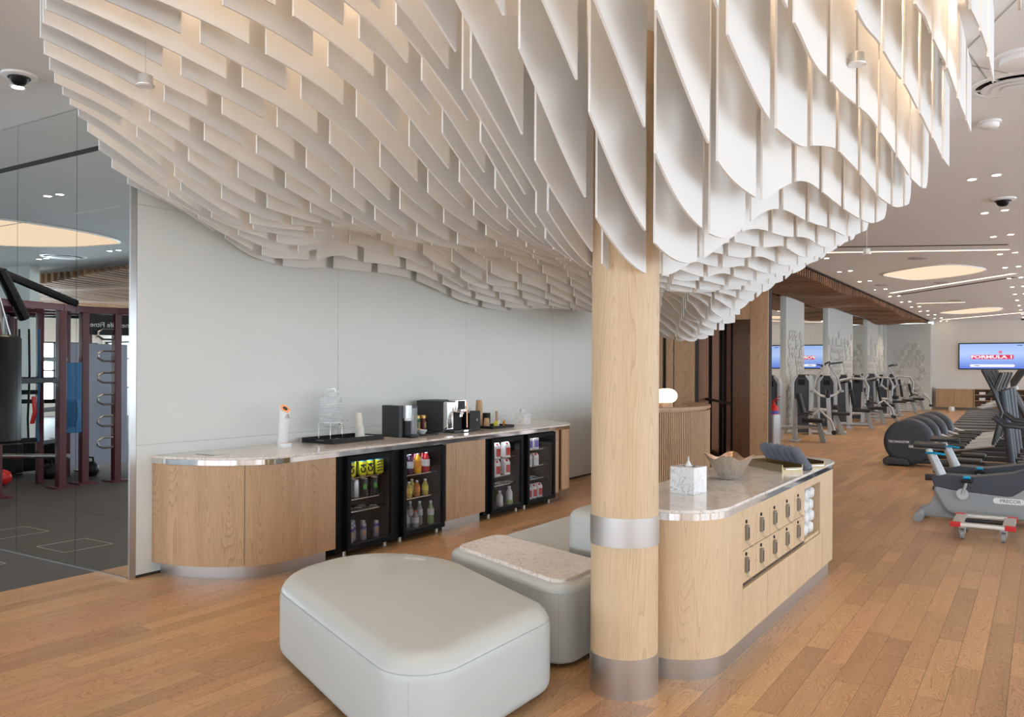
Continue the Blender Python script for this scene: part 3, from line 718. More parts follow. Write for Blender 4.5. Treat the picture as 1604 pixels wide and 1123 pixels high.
for (x, y) in ((-5.05, 5.517), (-5.06, 5.622)): dup(yc1, (x, y, .656), RZ)
yc2 = can('energy_can', 'yellow can with black stripes on the top shelf of the nearest fridge', 'can', .033, .158, m_yel, 'yellow striped cans in the nearest fridge', deco=c4b)
yc2.location = (-5.10, 5.440, .656); yc2.rotation_euler = (0, 0, RZ)
for (x, y) in ((-5.05, 5.744), (-5.12, 5.569), (-5.05, 5.721)): dup(yc2, (x, y, .656), RZ)
sc = can('energy_can', 'silver can on the second shelf of the nearest fridge', 'can', .033, .158, m_sil, 'silver cans in the nearest fridge'); sc.location = (-5.06, 5.434, .471)
dup(sc, (-5.14, 5.387, .471))
bk = can('energy_can', 'black can with green claw mark on the second shelf of the nearest fridge', 'can', .033, .158, m_cblk, 'black and green cans in the nearest fridge', deco=claw)
bk.location = (-5.06, 5.551, .471); bk.rotation_euler = (0, 0, RZ)
dup(bk, (-5.06, 5.686, .471), RZ); dup(bk, (-5.15, 5.622, .471), RZ)
sl = can('slim_can', 'slim purple-topped can on the floor of the nearest fridge', 'can', .026, .145, m_lav, 'slim purple cans in the nearest fridge', top=m_pur, deco=small)
sl.location = (-5.05, 5.370, .087); sl.rotation_euler = (0, 0, RZ)
for (x, y) in ((-5.10, 5.452), (-5.05, 5.534), (-5.18, 5.504), (-5.16, 5.646), (-5.06, 5.710), (-5.232, 5.587)): dup(sl, (x, y, .087), RZ)
def pack(x, y, z, m, lab, grp, rz=.2):
    t = thing('snack_pack', lab, 'snack', (x, y, z), rz, grp)
    mb = MB(); n = 6
    rings = []
    for k in range(n+1):
        u = -.06+.12*k/n; th = .008*math.sin(PI*k/n)+.0015
        rings.append([(u, -.035, 0), (u, .035, 0), (u, .035, th), (u, .0, th*1.5), (u, -.035, th)])
    mb.rings(rings).build('wrapper', m, t, world=False, sm=50); MB().box(-.03, .03, -.018, .018, .0118, .0128).build('label', m_paper, t, world=False)
    return t
m_foil = mat('foil_print', (.16, .15, .15), .25, metal=.6, var=.6, vscale=90)
for k, (x, y) in enumerate(((-5.10, 5.399), (-5.06, 5.470), (-5.12, 5.587), (-5.05, 5.657))): pack(x, y, .368, m_foil, 'flat dark printed snack packet on the third shelf of the nearest fridge', 'snack packets in the nearest fridge', .3+.2*k)
# juice bottles
def bottle(name, label, cat, r, h, liquid, cap, lab, group, sq=0, lz=(.28, .6)):
    t = thing(name, label, cat, (0, 0, 0), 0, group)
    MB().lathe((0, 0, 0), [(r*.85, 0), (r, .008), (r, h*.28), (r*.94, h*.32), (r, h*.6), (r*.8, h*.72), (r*.42, h*.86), (r*.40, h*.9)], 18).build('body', liquid, t, sm=45)
    MB().lathe((0, 0, h*.9), [(r*.45, 0), (r*.45, h*.09), (r*.36, h*.1)], 16).build('cap', cap, t, sm=40)
    if lab: MB().lathe((0, 0, 0), [(r+.0006, h*lz[0]), (r+.0006, h*lz[1])], 18).build('label', lab, t, sm=40)
    return t
def liq(n, c): return mat(n, c, .12, spec=.6, coat=.4)
l_pur, l_or, l_red, l_pnk = liq('juice_purple', (.06, .015, .05)), liq('juice_orange', (.85, .40, .01)), liq('juice_red', (.45, .01, .015)), liq('juice_magenta', (.28, .02, .08))
l_yel, l_amb, l_clr, l_grn = liq('juice_yellow', (.50, .42, .06)), liq('juice_amber', (.55, .20, .03)), liq('soda_clear', (.30, .32, .30)), liq('soda_green', (.30, .40, .14))
lab_w = mat('bottle_label', (.70, .72, .76), .5, var=.5, vscale=60); lab_y = mat('yellow_label', (.72, .62, .06), .5, var=.2, vscale=70); lab_o = mat('orange_label', (.75, .28, .03), .5, var=.2, vscale=70)
m_ocap = mat('orange_cap', (.75, .16, .02), .4)
for nm, l, lab, spots in (('purple', l_pur, lab_w, ((-5.05, 6.165, 0), (-5.13, 6.214, 0), (-5.15, 6.128, 0))), ('orange', l_or, lab_o, ((-5.04, 6.273, 0),)), ('dark red', l_pnk, lab_w, ((-5.13, 6.332, 0),)), ('red', l_red, lab_w, ((-5.05, 6.412, 0), (-5.14, 6.461, 0)))):
    b = None
    for s in spots:
        if b is None:
            b = bottle('juice_bottle', 'tall %s juice bottle with white cap, top shelf of the second fridge' % nm, 'bottle', .036, .20, l, m_white, lab, 'tall %s juice bottles in the second fridge' % nm if len(spots) > 1 else None); b.location = (s[0], s[1], .601)
        else: dup(b, (s[0], s[1], .601))
b = None
for k, (x, y, l, lab, nm) in enumerate(((-5.05, 6.154, l_yel, lab_y, 'yellow'), (-5.14, 6.203, l_yel, lab_y, 'yellow'), (-5.05, 6.401, l_yel, lab_y, 'yellow'), (-5.15, 6.321, l_yel, lab_y, 'yellow'), (-5.05, 6.273, l_amb, lab_o, 'amber'), (-5.05, 6.090, l_amb, lab_o, 'amber'))):
    b = bottle('juice_bottle', 'short %s juice bottle on the middle shelf of the second fridge' % nm, 'bottle', .031, .15, l, m_white, lab, 'short %s bottles in the second fridge' % nm); b.location = (x, y, .381)
for (x, y) in ((-5.05, 6.251), (-5.11, 6.186), (-5.17, 6.128)):
    b = bottle('smoothie_bottle', 'clear squat bottle with orange cap on the floor of the second fridge', 'bottle', .036, .16, l_clr, m_ocap, lab_w, 'orange-capped bottles in the second fridge'); b.location = (x, y, .087)
for k, (x, y) in enumerate(((-5.04, 6.477), (-5.11, 6.391), (-5.18, 6.332))):
    b = bottle('soda_bottle', 'slender bottle with white cap and pale label on the floor of the second fridge' if k else 'slender green soda bottle with blue-white label at front of the second fridge', 'bottle', .032, .225, l_clr if k else l_grn, m_white, lab_w, 'slender clear bottles in the second fridge' if k else None, lz=(.4, .66)); b.location = (x, y, .087)
def carton(x, y, z, label, grp, c1, cap, w=.062, h=.155):
    t = thing('drink_carton', label, 'carton', (x, y, z), RZ*.6, grp); a = w/2
    mb = MB(); mb.rings([[(-a, -a, 0), (a, -a, 0), (a, a, 0), (-a, a, 0)], [(-a, -a, h*.78), (a, -a, h*.78), (a, a, h*.78), (-a, a, h*.78)], [(-a*.9, -a, h*.97), (a*.2, -a, h*.97), (a*.2, a, h*.97), (-a*.9, a, h*.97)]])
    mb.build('body', m_paper, t, world=False)
    MB().lathe((a*.55, 0, h*.83), [(.014, 0), (.014, .018), (.011, .021)], 12).build('cap', cap, t, world=False, sm=40)
    MB().box(a, a+.001, -a*.5, a*.95, h*.12, h*.62).build('front_print', c1, t, world=False); MB().box(a+.0004, a+.0014, -a*.95, -a*.55, h*.05, h*.75).build('side_stripe', lab_w, t, world=False)
    return t
m_prc = mat('carton_red', (.60, .04, .03), .5, var=.25, vscale=80); m_prp = mat('carton_purple', (.20, .17, .55), .5, var=.4, vscale=80); m_capr = mat('red_cap', (.65, .03, .03), .4)
G3 = 'red-capped cartons in the third fridge'
for z in (.621, .431):
    for (x, y) in ((-5.05, 7.638), (-5.05, 7.833), (-5.13, 7.580), (-5.13, 7.752)): carton(x, y, z, 'white and red carton with red cap on %s shelf of the third fridge' % ('the top' if z > .5 else 'the second'), G3+(', top shelf' if z > .5 else ', second shelf'), m_prc, m_capr, .075, .17)
for (x, y) in ((-5.05, 7.672), (-5.10, 7.810), (-5.06, 7.902)): pack(x, y, .333, mat('print_mix', (.35, .32, .33), .35, var=.7, vscale=60), 'flat colourful snack packet on the lower shelf of the third fridge', 'snack packets in the third fridge', .5)
b = bottle('milk_bottle', 'small white-capped milk bottle at lower left of the third fridge', 'bottle', .04, .17, liq('milk', (.62, .62, .60)), m_white, None, None); b.location = (-5.05, 7.718, .087)
b = bottle('milk_bottle', 'milk bottle with green base label at lower right of the third fridge', 'bottle', .042, .20, liq('milk', (.62, .62, .60)), m_white, mat('green_label', (.30, .42, .12), .5), None, lz=(.04, .25)); b.location = (-5.05, 7.913, .087)
for (x, y) in ((-5.06, 8.330), (-5.06, 8.468)): carton(x, y, .661, 'white and purple carton on the top shelf of the farthest fridge', 'purple cartons in the farthest fridge', m_prp, m_prp, .078, .16)
for (x, y) in ((-5.06, 8.330), (-5.06, 8.480)): carton(x, y, .471, 'white carton with dark red cap on the second shelf of the farthest fridge', 'dark-capped cartons in the farthest fridge', lab_w, m_capr, .07, .14)
for (x, y) in ((-5.06, 8.330), (-5.06, 8.443), (-5.06, 8.568)): carton(x, y, .087, 'red and white carton on the floor of the farthest fridge', 'red cartons on the floor of the farthest fridge', m_prc, m_capr, .07, .165)
for (x, y, m) in ((-5.05, 8.343, mat('print_blue', (.05, .30, .55), .4, var=.4, vscale=60)), (-5.10, 8.493, mat('print_mix', (.35, .32, .33), .35, var=.7, vscale=60))): pack(x, y, .323, m, 'flat printed snack packet on the lower shelf of the farthest fridge', 'snack packets in the farthest fridge', .4)

# ================================================================== ON THE COUNTER
def tray(x0, x1, y0, y1, z, h, m, label, name='serving_tray', handles=True):
    t = thing(name, label, 'tray', ((x0+x1)/2, (y0+y1)/2, z)); w = .012
    MB().box(x0, x1, y0, y1, z, z+.008).build('base', m, t)
    mb = MB().box(x0, x1, y0, y0+w, z+.008, z+h*.45).box(x0, x1, y1-w, y1, z+.008, z+h*.45) if handles else MB().box(x0, x1, y0, y0+w, z+.008, z+h).box(x0, x1, y1-w, y1, z+.008, z+h)
    if handles:
        for yy in (y0, y1-w):
            mb.box(x0, x0+(x1-x0)*.28, yy, yy+w, z+h*.45, z+h).box(x1-(x1-x0)*.28, x1, yy, yy+w, z+h*.45, z+h).box(x0+(x1-x0)*.28, x1-(x1-x0)*.28, yy, yy+w, z+h*.8, z+h)
    mb.box(x0, x0+w, y0+w, y1-w, z+.008, z+h).box(x1-w, x1, y0+w, y1-w, z+.008, z+h)
    mb.build('rim', m, t)
    return t
# hair-dryer-like upright dispenser with copper face
def dispenser():
    c = (-5.52, 5.03, TZ)
    t = thing('soap_dispenser', 'white upright dispenser with copper face standing left of the black tray', 'dispenser', c)
    n = Vector((.62, -.12, .78)).normalized(); ctr = Vector((c[0]+.03, c[1]-.006, c[2]+.325)); rings = []
    def ringp(rad, off):
        out = []
        for i in range(28):
            a_ = 2*PI*i/28; dx, dy = rad*math.cos(a_), rad*math.sin(a_)
            out.append((ctr.x+dx+n.x*off, ctr.y+dy+n.y*off, ctr.z-(n.x*dx+n.y*dy)/n.z+n.z*off))
        return out
    for k in range(12):
        u = k/11; z = u*.27; off = .022*u*u; r = .046-.004*math.sin(PI*u)
        rings.append([(c[0]+off+r*math.cos(2*PI*i/28), c[1]+r*math.sin(2*PI*i/28), c[2]+z) for i in range(28)])
    rings.append(ringp(.043, 0)); rings.append(ringp(.040, .004))
    MB().rings(rings).build('body', m_white, t, sm=60)
    MB().rings([ringp(.040, .004), ringp(.040, .0075), ringp(.022, .0075)]).build('copper_face', m_copper, t, sm=40)
    MB().rings([ringp(.020, .0075), ringp(.019, .0095)]).build('sensor', m_dark, t, sm=40)
    MB().tube([(c[0]+.055, c[1]-.008, c[2]+.30), (c[0]+.062, c[1]-.008, c[2]+.245)], .018, 14, rr=[.013, .02]).build('nozzle', m_steel, t, sm=40)
    MB().lathe((c[0]+.045, c[1]-.01, c[2]), [(.052, 0), (.054, .006), (.054, .03), (.05, .036)], 28).build('drip_base', m_white, t, sm=40)
    MB().lathe((c[0]+.045, c[1]-.01, c[2]+.036), [(.05, 0), (.05, .003), (.036, .003), (.036, .0)], 28).build('copper_ring', m_copper, t, sm=40)
    MB().bc((c[0]+.043, c[1]-.004, c[2]+.14), (.003, .008, .008)).build('button', m_black, t)
dispenser()
tr = tray(-5.70, -5.32, 5.42, 6.10, TZ, .045, m_blackm, 'long black tray with handle slots carrying glass jar and paper cups')
# glass drinks dispenser on wire stand
jt = thing('drinks_dispenser', 'ribbed clear glass drinks dispenser with clip lid and tap on a wire stand', 'drinks dispenser', (-5.58, 5.66, TZ+.008))
jc = (-5.58, 5.66, TZ+.008)
prof = [(.05, .125), (.085, .14), (.103, .165)]
for k in range(12):
    z = .18+k*.0165; prof += [(.106, z), (.1, z+.008)]
prof += [(.10, .385), (.085, .40), (.066, .41), (.066, .425)]
m_jar = glass('jar_glass', (.965, .975, .985), .6)
_nt = m_jar.node_tree; _o = [n for n in _nt.nodes if n.type == 'OUTPUT_MATERIAL'][0]; _m0 = [n for n in _nt.nodes if n.type == 'MIX_SHADER'][0]
_d = _nt.nodes.new('ShaderNodeBsdfDiffuse'); _d.inputs[0].default_value = (.9, .93, .95, 1); _m = _nt.nodes.new('ShaderNodeMixShader'); _m.inputs[0].default_value = .26
_nt.links.new(_m0.outputs[0], _m.inputs[1]); _nt.links.new(_d.outputs[0], _m.inputs[2]); _nt.links.new(_m.outputs[0], _o.inputs[0])
MB().lathe(jc, prof, 32).build('jar', m_jar, jt, sm=60)
MB().lathe((jc[0], jc[1], jc[2]+.425), [(.07, 0), (.072, .004), (.072, .02), (.06, .026)], 28).build('lid', m_glass if False else m_jar, jt, sm=50)
MB().tube([(jc[0], jc[1]-.07, jc[2]+.43), (jc[0], jc[1]-.05, jc[2]+.478), (jc[0], jc[1]+.05, jc[2]+.478), (jc[0], jc[1]+.07, jc[2]+.43)], .0028, 6).build('handle', m_chrome, jt)
mb = MB().tube([(jc[0]+.11*math.cos(a), jc[1]+.11*math.sin(a), jc[2]+.168) for a in [2*PI*k/24 for k in range(25)]], .004, 6)
for sx in (-1, 1):
    for sy in (-1, 1): mb.tube([(jc[0]+.075*sx, jc[1]+.075*sy, jc[2]+.168), (jc[0]+.075*sx, jc[1]+.075*sy, jc[2]+.004)], .004, 6)
mb.tube([(jc[0]-.12, jc[1]-.12, jc[2]+.006), (jc[0]+.12, jc[1]-.12, jc[2]+.006), (jc[0]+.12, jc[1]+.12, jc[2]+.006), (jc[0]-.12, jc[1]+.12, jc[2]+.006), (jc[0]-.12, jc[1]-.12, jc[2]+.006)], .004, 6)
mb.build('wire_stand', m_chrome, jt, sm=60)
MB().tube([(jc[0]+.095, jc[1]+.01, jc[2]+.16), (jc[0]+.135, jc[1]+.012, jc[2]+.158), (jc[0]+.142, jc[1]+.012, jc[2]+.125)], .009, 10).tube([(jc[0]+.13, jc[1]+.012, jc[2]+.165), (jc[0]+.12, jc[1]+.075, jc[2]+.185), (jc[0]+.12, jc[1]+.105, jc[2]+.18)], .004, 8).build('tap', m_chrome, jt, sm=60)
m_cupp = mat('printed_cup', (.86, .83, .76), .6, var=.06, vscale=60)
def cup_stack(x, y, z, n, r0, r1, h, step, m, label, name='cup_stack', grp=None):
    t = thing(name, label, 'cups', (x, y, z), 0, grp)
    for k in range(n):
        zz = z+k*step
        MB().lathe((x, y, zz), [(r1, 0), (r1+.0015, .003), (r0, h), (r0-.0015, h+.001)] if r1 > r0 else [(r1, 0), (r0, h), (r0+.002, h), (r0+.002, h+.003)], 18).build('cup', m, t, sm=40)
    return t
def rim_stack(x, y, z, n, r, step, h, m, label):   # upside-down stacked cups
    t = thing('cup_stack', label, 'cups', (x, y, z))
    for k in range(n):
        zz = z+k*step; last = k == n-1
        MB().lathe((x, y, zz), [(r+.002, 0), (r+.002, .004), (r, .005), (r-(.009 if last else .0022), h if last else step+.003)], 18).build('cup', m, t, sm=40)
    return t
rim_stack(-5.52, 5.98, TZ+.008, 9, .036, .017, .11, m_cupp, 'tall stack of upturned white paper cups at right end of the black tray')
rim_stack(-5.45, 5.93, TZ+.008, 2, .036, .02, .10, m_cupp, 'short pair of white paper cups in front of the tall cup stack')
# pod coffee machine
def podm():
    t = thing('pod_coffee_machine', 'dark pod coffee machine with silver front and clear water tank', 'coffee machine', (-5.45, 6.472, TZ))
    z = TZ
    MB().prism(rpoly([(-5.58, 6.360), (-5.30, 6.328), (-5.30, 6.440), (-5.58, 6.472)], .03, 0, 4), z, z+.31).build('body', m_dark, t, sm=40)
    MB().prism(rpoly([(-5.31, 6.360), (-5.24, 6.356), (-5.24, 6.440), (-5.31, 6.448)], .02, 0, 4), z+.19, z+.315).build('brew_head', m_steel, t, sm=40)
    MB().lathe((-5.265, 6.400, z+.165), [(.034, 0), (.038, .006), (.038, .026)], 20).build('spout_ring', m_white, t, sm=40)
    MB().prism(rpoly([(-5.32, 6.364), (-5.255, 6.360), (-5.255, 6.440), (-5.32, 6.444)], .015, 0, 4), z+.02, z+.165).build('recess', m_black, t, sm=40)
    MB().prism(rpoly([(-5.32, 6.352), (-5.17, 6.352), (-5.17, 6.456), (-5.32, 6.456)], .03, 0, 4), z, z+.022).build('drip_tray', m_black, t, sm=40)
    MB().prism(rpoly([(-5.50, 6.480), (-5.27, 6.460), (-5.27, 6.568), (-5.50, 6.584)], .03, 0, 4), z+.03, z+.285).build('water_tank', m_jar, t, sm=40)
    MB().prism(rpoly([(-5.50, 6.480), (-5.27, 6.460), (-5.27, 6.568), (-5.50, 6.584)], .03, -.003, 4), z+.285, z+.30).build('tank_lid', m_dark, t, sm=40)
    MB().prism(rpoly([(-5.52, 6.472), (-5.25, 6.456), (-5.25, 6.576), (-5.52, 6.592)], .03, 0, 4), z, z+.03).build('tank_base', m_dark, t, sm=40)
podm()
tray(-5.53, -5.25, 6.56, 6.86, TZ, .018, m_blackm, 'small black tray with white bowl between the two coffee machines', handles=False)
for k, (nm, c) in enumerate((('blue', (.03, .12, .42)), ('green', (.02, .12, .06)), ('maroon', (.16, .015, .03)))):
    x, y = -5.62+.02*k, 6.88+.078*k
    t = thing('tea_canister', '%s tea canister with gold lid behind the small black tray' % nm, 'canister', (x, y, TZ))
    MB().lathe((x, y, TZ), [(.036, 0), (.036, .15)], 20).build('body', mat('tin_'+nm, c, .35), t, sm=40)
    MB().lathe((x, y, TZ+.15), [(.0375, 0), (.0375, .028), (.034, .032)], 20).build('lid', mat('gold_tin', (.62, .44, .16), .3, metal=.8), t, sm=40)
    MB().bc((x+.034, y-.008, TZ+.08), (.006, .026, .06)).build('label', mat('gold_print', (.50, .42, .22), .5, var=.5, vscale=120), t)
bt = thing('white_bowl', 'small white bowl of sachets on the small black tray', 'bowl', (-5.38, 6.76, TZ+.008))
MB().lathe((-5.38, 6.76, TZ+.008), [(.032, 0), (.058, .042), (.055, .042), (.03, .006)], 24).build('bowl', m_white, bt, sm=50)
MB().lathe((-5.38, 6.76, TZ+.03), [(.045, 0), (.03, .022), (.005, .026)], 12).build('contents', m_paper, bt, sm=30)
sp = tag(MB().tube([(-5.38, 6.74, TZ+.055), (-5.43, 6.66, TZ+.075), (-5.45, 6.63, TZ+.08)], .006, 8, rr=[.012, .005, .005]).build('wooden_spoon', m_kraft), 'small wooden spoon resting in the white bowl', 'spoon')
# espresso machine
def esp():
    t = thing('espresso_machine', 'large black automatic espresso machine with chrome front and small screen', 'coffee machine', (-5.45, 7.22, TZ))
    z = TZ; y0, y1 = 7.06, 7.40
    MB().prism(rpoly([(-5.70, y0), (-5.32, y0), (-5.32, y0+.06), (-5.70, y0+.06)], .02, 0, 3), z+.012, z+.335).build('side_panel', m_dark, t, bevel=.004)
    MB().box(-5.70, -5.36, y0+.055, y1, z+.012, z+.34).build('body', m_black, t, bevel=.01)
    MB().box(-5.34, -5.275, y0, y0+.11, z+.03, z+.33).build('chrome_pillar', m_polish, t, bevel=.012)
    MB().box(-5.36, -5.24, y0+.11, y0+.29, z+.21, z+.35).build('head', m_polish, t, bevel=.012)
    MB().box(-5.242, -5.235, y0+.135, y0+.26, z+.245, z+.335).build('screen', m_black, t, bevel=.004)
    MB().box(-5.36, -5.31, y0+.11, y1-.04, z+.03, z+.21).build('cup_recess', m_blackm, t)
    mb = MB()
    for yy in (y0+.185, y0+.215): mb.tube([(-5.25, yy, z+.22), (-5.25, yy, z+.165)], .008, 8)
    mb.box(-5.27, -5.235, y0+.17, y0+.23, z+.19, z+.215).build('spout', m_chrome, t)
    MB().lathe((-5.245, y0+.20, z+.225), [(.014, 0), (.014, .012)], 12).build('dial', m_chrome, t)
    MB().box(-5.36, -5.20, y0+.02, y1-.02, z, z+.032).build('drip_tray', m_dark, t, bevel=.008)
    MB().box(-5.20, -5.192, y0+.18, y0+.26, z+.008, z+.026).build('tray_trim', m_chrome, t)
    MB().tube([(-5.25, y0+.305, z+.33), (-5.245, y0+.305, z+.2), (-5.24, y0+.30, z+.045)], .007, 8).build('steam_wand', m_copper, t, sm=50)
    MB().tube([(-5.25, y0+.34, z+.20), (-5.23, y0+.355, z+.265)], .006, 8).build('milk_pipe', m_chrome, t)
esp()
mt = thing('milk_cooler', 'small black milk cooler with white round mark beside espresso machine', 'milk cooler', (-5.36, 7.52, TZ))
MB().box(-5.50, -5.25, 7.425, 7.63, TZ, TZ+.215).build('body', m_black, mt, bevel=.008)
MB().lathe((0, 0, 0), [(.014, 0), (.014, .001), (.010, .001), (.010, 0)], 20).build('mark', m_white, mt, world=False).matrix_basis = Matrix.Translation((.112, .04, .12)) @ Matrix.Rotation(PI/2, 4, 'Y')
MB().lathe((-5.36, 7.50, TZ+.215), [(.022, 0), (.022, .035), (.012, .05)], 14).build('pipe_cap', m_chrome, mt, sm=40)
tray(-5.50, -5.22, 7.83, 8.28, TZ, .03, m_blackm, 'black tray of kraft cups and sugar sachets left of the marble tissue box', handles=False)
rim_stack(-5.47, 7.92, TZ+.008, 13, .041, .0175, .10, m_kraft, 'tall stack of upturned brown kraft cups on the second black tray')
rim_stack(-5.37, 7.93, TZ+.008, 3, .036, .018, .07, m_kraft, 'short stack of brown kraft cups in front of the tall one')
bb = tag(MB().prism(rpoly([(-5.51, 8.03), (-5.43, 8.03), (-5.43, 8.11), (-5.51, 8.11)], .02, 0, 4), TZ+.008, TZ+.165).build('black_lid_box', m_blackm, sm=40), 'black square holder behind the sugar sachets', 'holder')
st = thing('stirrer_cup', 'bundle of wooden stirrers standing in a cup on the second black tray', 'stirrers', (-5.36, 8.12, TZ+.008))
mb = MB(); rs = random.Random(2)
for k in range(10): a = rs.uniform(0, 6.28); mb.bc((-5.36+.012*math.cos(a), 8.12+.012*math.sin(a), TZ+.10), (.003, .008, .18), rz=a)
mb.build('stirrer', m_kraft, st); MB().lathe((-5.36, 8.12, TZ+.008), [(.02, 0), (.025, .07)], 14).build('cup', m_kraft, st, sm=40)
for k, (x, y, c, nm) in enumerate(((-5.28, 7.96, (.80, .66, .05), 'yellow'), (-5.28, 8.00, (.80, .66, .05), 'yellow'), (-5.29, 8.05, (.85, .85, .82), 'white'), (-5.30, 8.18, (.80, .30, .05), 'orange'))):
    tag(MB().bc((x, y, TZ+.045), (.012, .05, .07), rz=.3, rx=.5, ry=.25).build('sugar_sachet', mat('sachet_'+nm, c, .6)), '%s sugar sachet leaning in the second black tray' % nm, 'sachet', 'yellow sugar sachets' if nm == 'yellow' else None)
tb = thing('tissue_box', 'grey-veined marble tissue box at far end of the counter', 'tissue box', (-5.35, 8.66, TZ), .15)
MB().box(-.085, .085, -.085, .085, 0, .135).build('box', m_marbw, tb, bevel=.003, world=False)
def tissue(par, z, s=1.0):
    rings = []
    for k in range(7):
        u = k/6; r = s*(.018+.016*math.sin(PI*u*.8)); rings.append([((r*(1+.25*math.sin(3*a+u*3)))*math.cos(a)+.01*u*s, (r*(1+.25*math.cos(2*a+u*2)))*math.sin(a), z+u*.055*s) for a in [2*PI*i/14 for i in range(14)]])
    return MB().rings(rings).build('tissue', m_towelw, par, world=False, sm=60)
tissue(tb, .133)
# ================================================================== OTTOMANS
def seam_loop(cor, rad, inset, z, name, par, r=.0016):
    p = rpoly(cor, rad, inset, 8); p = [(x, y, z) for x, y in p]+[(*p[0], z)]
    return MB().tube(p, r, 6, cap=False).build(name, m_seam, par, sm=60)
def ccw(c):
    a = sum(c[i][0]*c[(i+1) % len(c)][1]-c[(i+1) % len(c)][0]*c[i][1] for i in range(len(c)))
    return c if a > 0 else c[::-1]
oc = ccw([(-2.02, 2.47), (-2.02, 3.62), (-3.02, 4.17), (-3.76, 4.16), (-3.68, 3.26)]); 
orad = [.20, .24, .60, .46, .46] if oc[0] == (-2.02, 2.47) else [.46, .46, .60, .24, .20]
ot = thing('ottoman', 'large rounded grey leather ottoman nearest the camera in left foreground', 'ottoman', (-2.9, 3.4, .0))
soft(MB(), oc, orad, .02, .445, .06, .11, 10, dome=.018).build('upholstery', m_leather, ot, sm=80)
seam_loop(oc, orad, .0045, .372, 'seam', ot)
def vseam(x, y, z0, z1, par):
    MB().tube([(x, y, z0), (x, y, z1)], .0014, 6).build('vertical_seam', m_seam, par)
vseam(-2.094, 2.552, .06, .372, ot)
o2 = ccw([(-2.11, 3.82), (-2.11, 4.50), (-3.22, 4.90), (-3.22, 4.31)]); r2_ = .13
ob = thing('ottoman', 'rectangular grey leather ottoman with inset marble table top', 'ottoman', (-2.7, 4.35, 0))
soft(MB(), o2, r2_, .02, .448, .03, .05, 8).build('upholstery', m_leather, ob, sm=80)
MB().rings([[(x, y, z) for x, y in rpoly(o2, r2_, i, 8)] for i, z in ((.055, .440), (.055, .464), (.059, .468))]).build('marble_top', m_marble, ob, sm=30)
seam_loop(o2, r2_, -.0002, .400, 'seam', ob, .0013)
vseam(-2.146, 3.852, .04, .405, ob)
o3 = ccw([(-2.15, 4.62), (-2.15, 6.15), (-3.32, 6.35), (-3.32, 5.02)])
oh = thing('ottoman', 'low grey leather seat module behind the marble-topped ottoman', 'ottoman', (-2.7, 5.5, 0))
soft(MB(), o3, .18, .02, .40, .04, .06, 8).build('upholstery', m_leather, oh, sm=80)
seam_loop(o3, .18, -.0002, .338, 'seam', oh, .0013)
o4 = ccw([(-2.12, 4.72), (-2.12, 5.75), (-2.60, 5.75), (-2.60, 4.72)])
obk = thing('backrest', 'upright rounded grey leather backrest block standing on the low seat module', 'backrest', (-2.3, 5.2, .40))
soft(MB(), o4, .11, .402, .70, .03, .07, 8).build('upholstery', m_leather, obk, sm=80)
seam_loop(o4, .11, -.0002, .62, 'seam', obk, .0013)

# ================================================================== ISLAND
ITZ = .88; IX = -1.40
def isl(o=0.0, y1=7.18):
    c = ccw([(IX+o, 4.06-o), (IX+o, y1+o), (-2.05-o, y1+o), (-2.05-o, 4.06-o)])
    return c
il = thing('island_cabinet', 'freestanding pale oak locker island with rounded ends, steel plinth and marble top', 'locker island', (-1.72, 5.5, 0))
ic = isl(); 
MB().rings([[(x, y, z) for x, y in rpoly(isl(.014), .30, 0, 12)] for z in (.862, ITZ)]).build('marble_top', m_marbi, il, bevel=.004)
MB().rings([[(x, y, z) for x, y in rpoly(isl(.004), .29, 0, 12)] for z in (.826, .862)]).build('edge_band', m_polish, il, sm=30)
MB().rings([[(x, y, z) for x, y in rpoly(isl(-.03), .26, 0, 12)] for z in (0, .115)]).build('plinth', m_steel, il, sm=30)
# body: wrap everywhere except the locker front
pol = rpoly(isl(), .28, 0, 14)
front = [p for p in pol if p[0] > IX-.0005]
wrap = MB()
loopv = [p for p in pol]
# rounded near end, back and far end as one sheet (start after the front face)
idx = max(range(len(pol)), key=lambda i: (pol[i][0] > IX-.0005, pol[i][1]))
order = [pol[(idx+k) % len(pol)] for k in range(len(pol))]
end_i = min(range(len(order)), key=lambda i: (0 if (order[i][0] > IX-.0005 and order[i][1] < 5) else 1, i))
sheet([(IX, 6.575)]+order[:end_i+1]+[(IX, 4.36)], .02, .115, .826).build('wrap_panel', m_oak_isl, il, sm=30)
MB().box(IX-.02, IX, 4.362, 4.598, .115, .826).build('stile', m_oak_isl, il, bevel=.001, seg=1)
MB().box(IX-.02, IX, 4.60, 6.575, .772, .826).build('top_rail', m_oak_isl, il)
MB().box(IX-.40, IX-.065, 4.62, 6.06, .13, .82).build('carcass', m_oak_isl, il)
MB().box(IX-.40, IX-.035, 4.36, 4.60, .13, .82).box(IX-.42, IX-.40, 4.36, 6.60, .13, .82).box(IX-.40, IX-.03, 6.49, 6.57, .13, .82).box(IX-.40, IX-.03, 6.06, 6.49, .13, .41).build('inner_carcass', m_oak_isl, il)
MB().box(IX-.064, IX-.03, 4.60, 6.06, .393, .405).box(IX-.03, IX-.018, 4.598, 6.49, .389, .404).box(IX-.064, IX-.0305, 4.60, 6.06, .405, .771).box(IX-.06, IX-.031, 4.602, 6.57, .118, .385).build('reveal', mat('reveal_brown', (.06, .035, .018), .6), il)
lk = [4.604, 4.896, 5.182, 5.482, 5.778, 6.055]
m_lock = mat('lock_body', (.30, .27, .23), .35, metal=.5)
keym = MB()
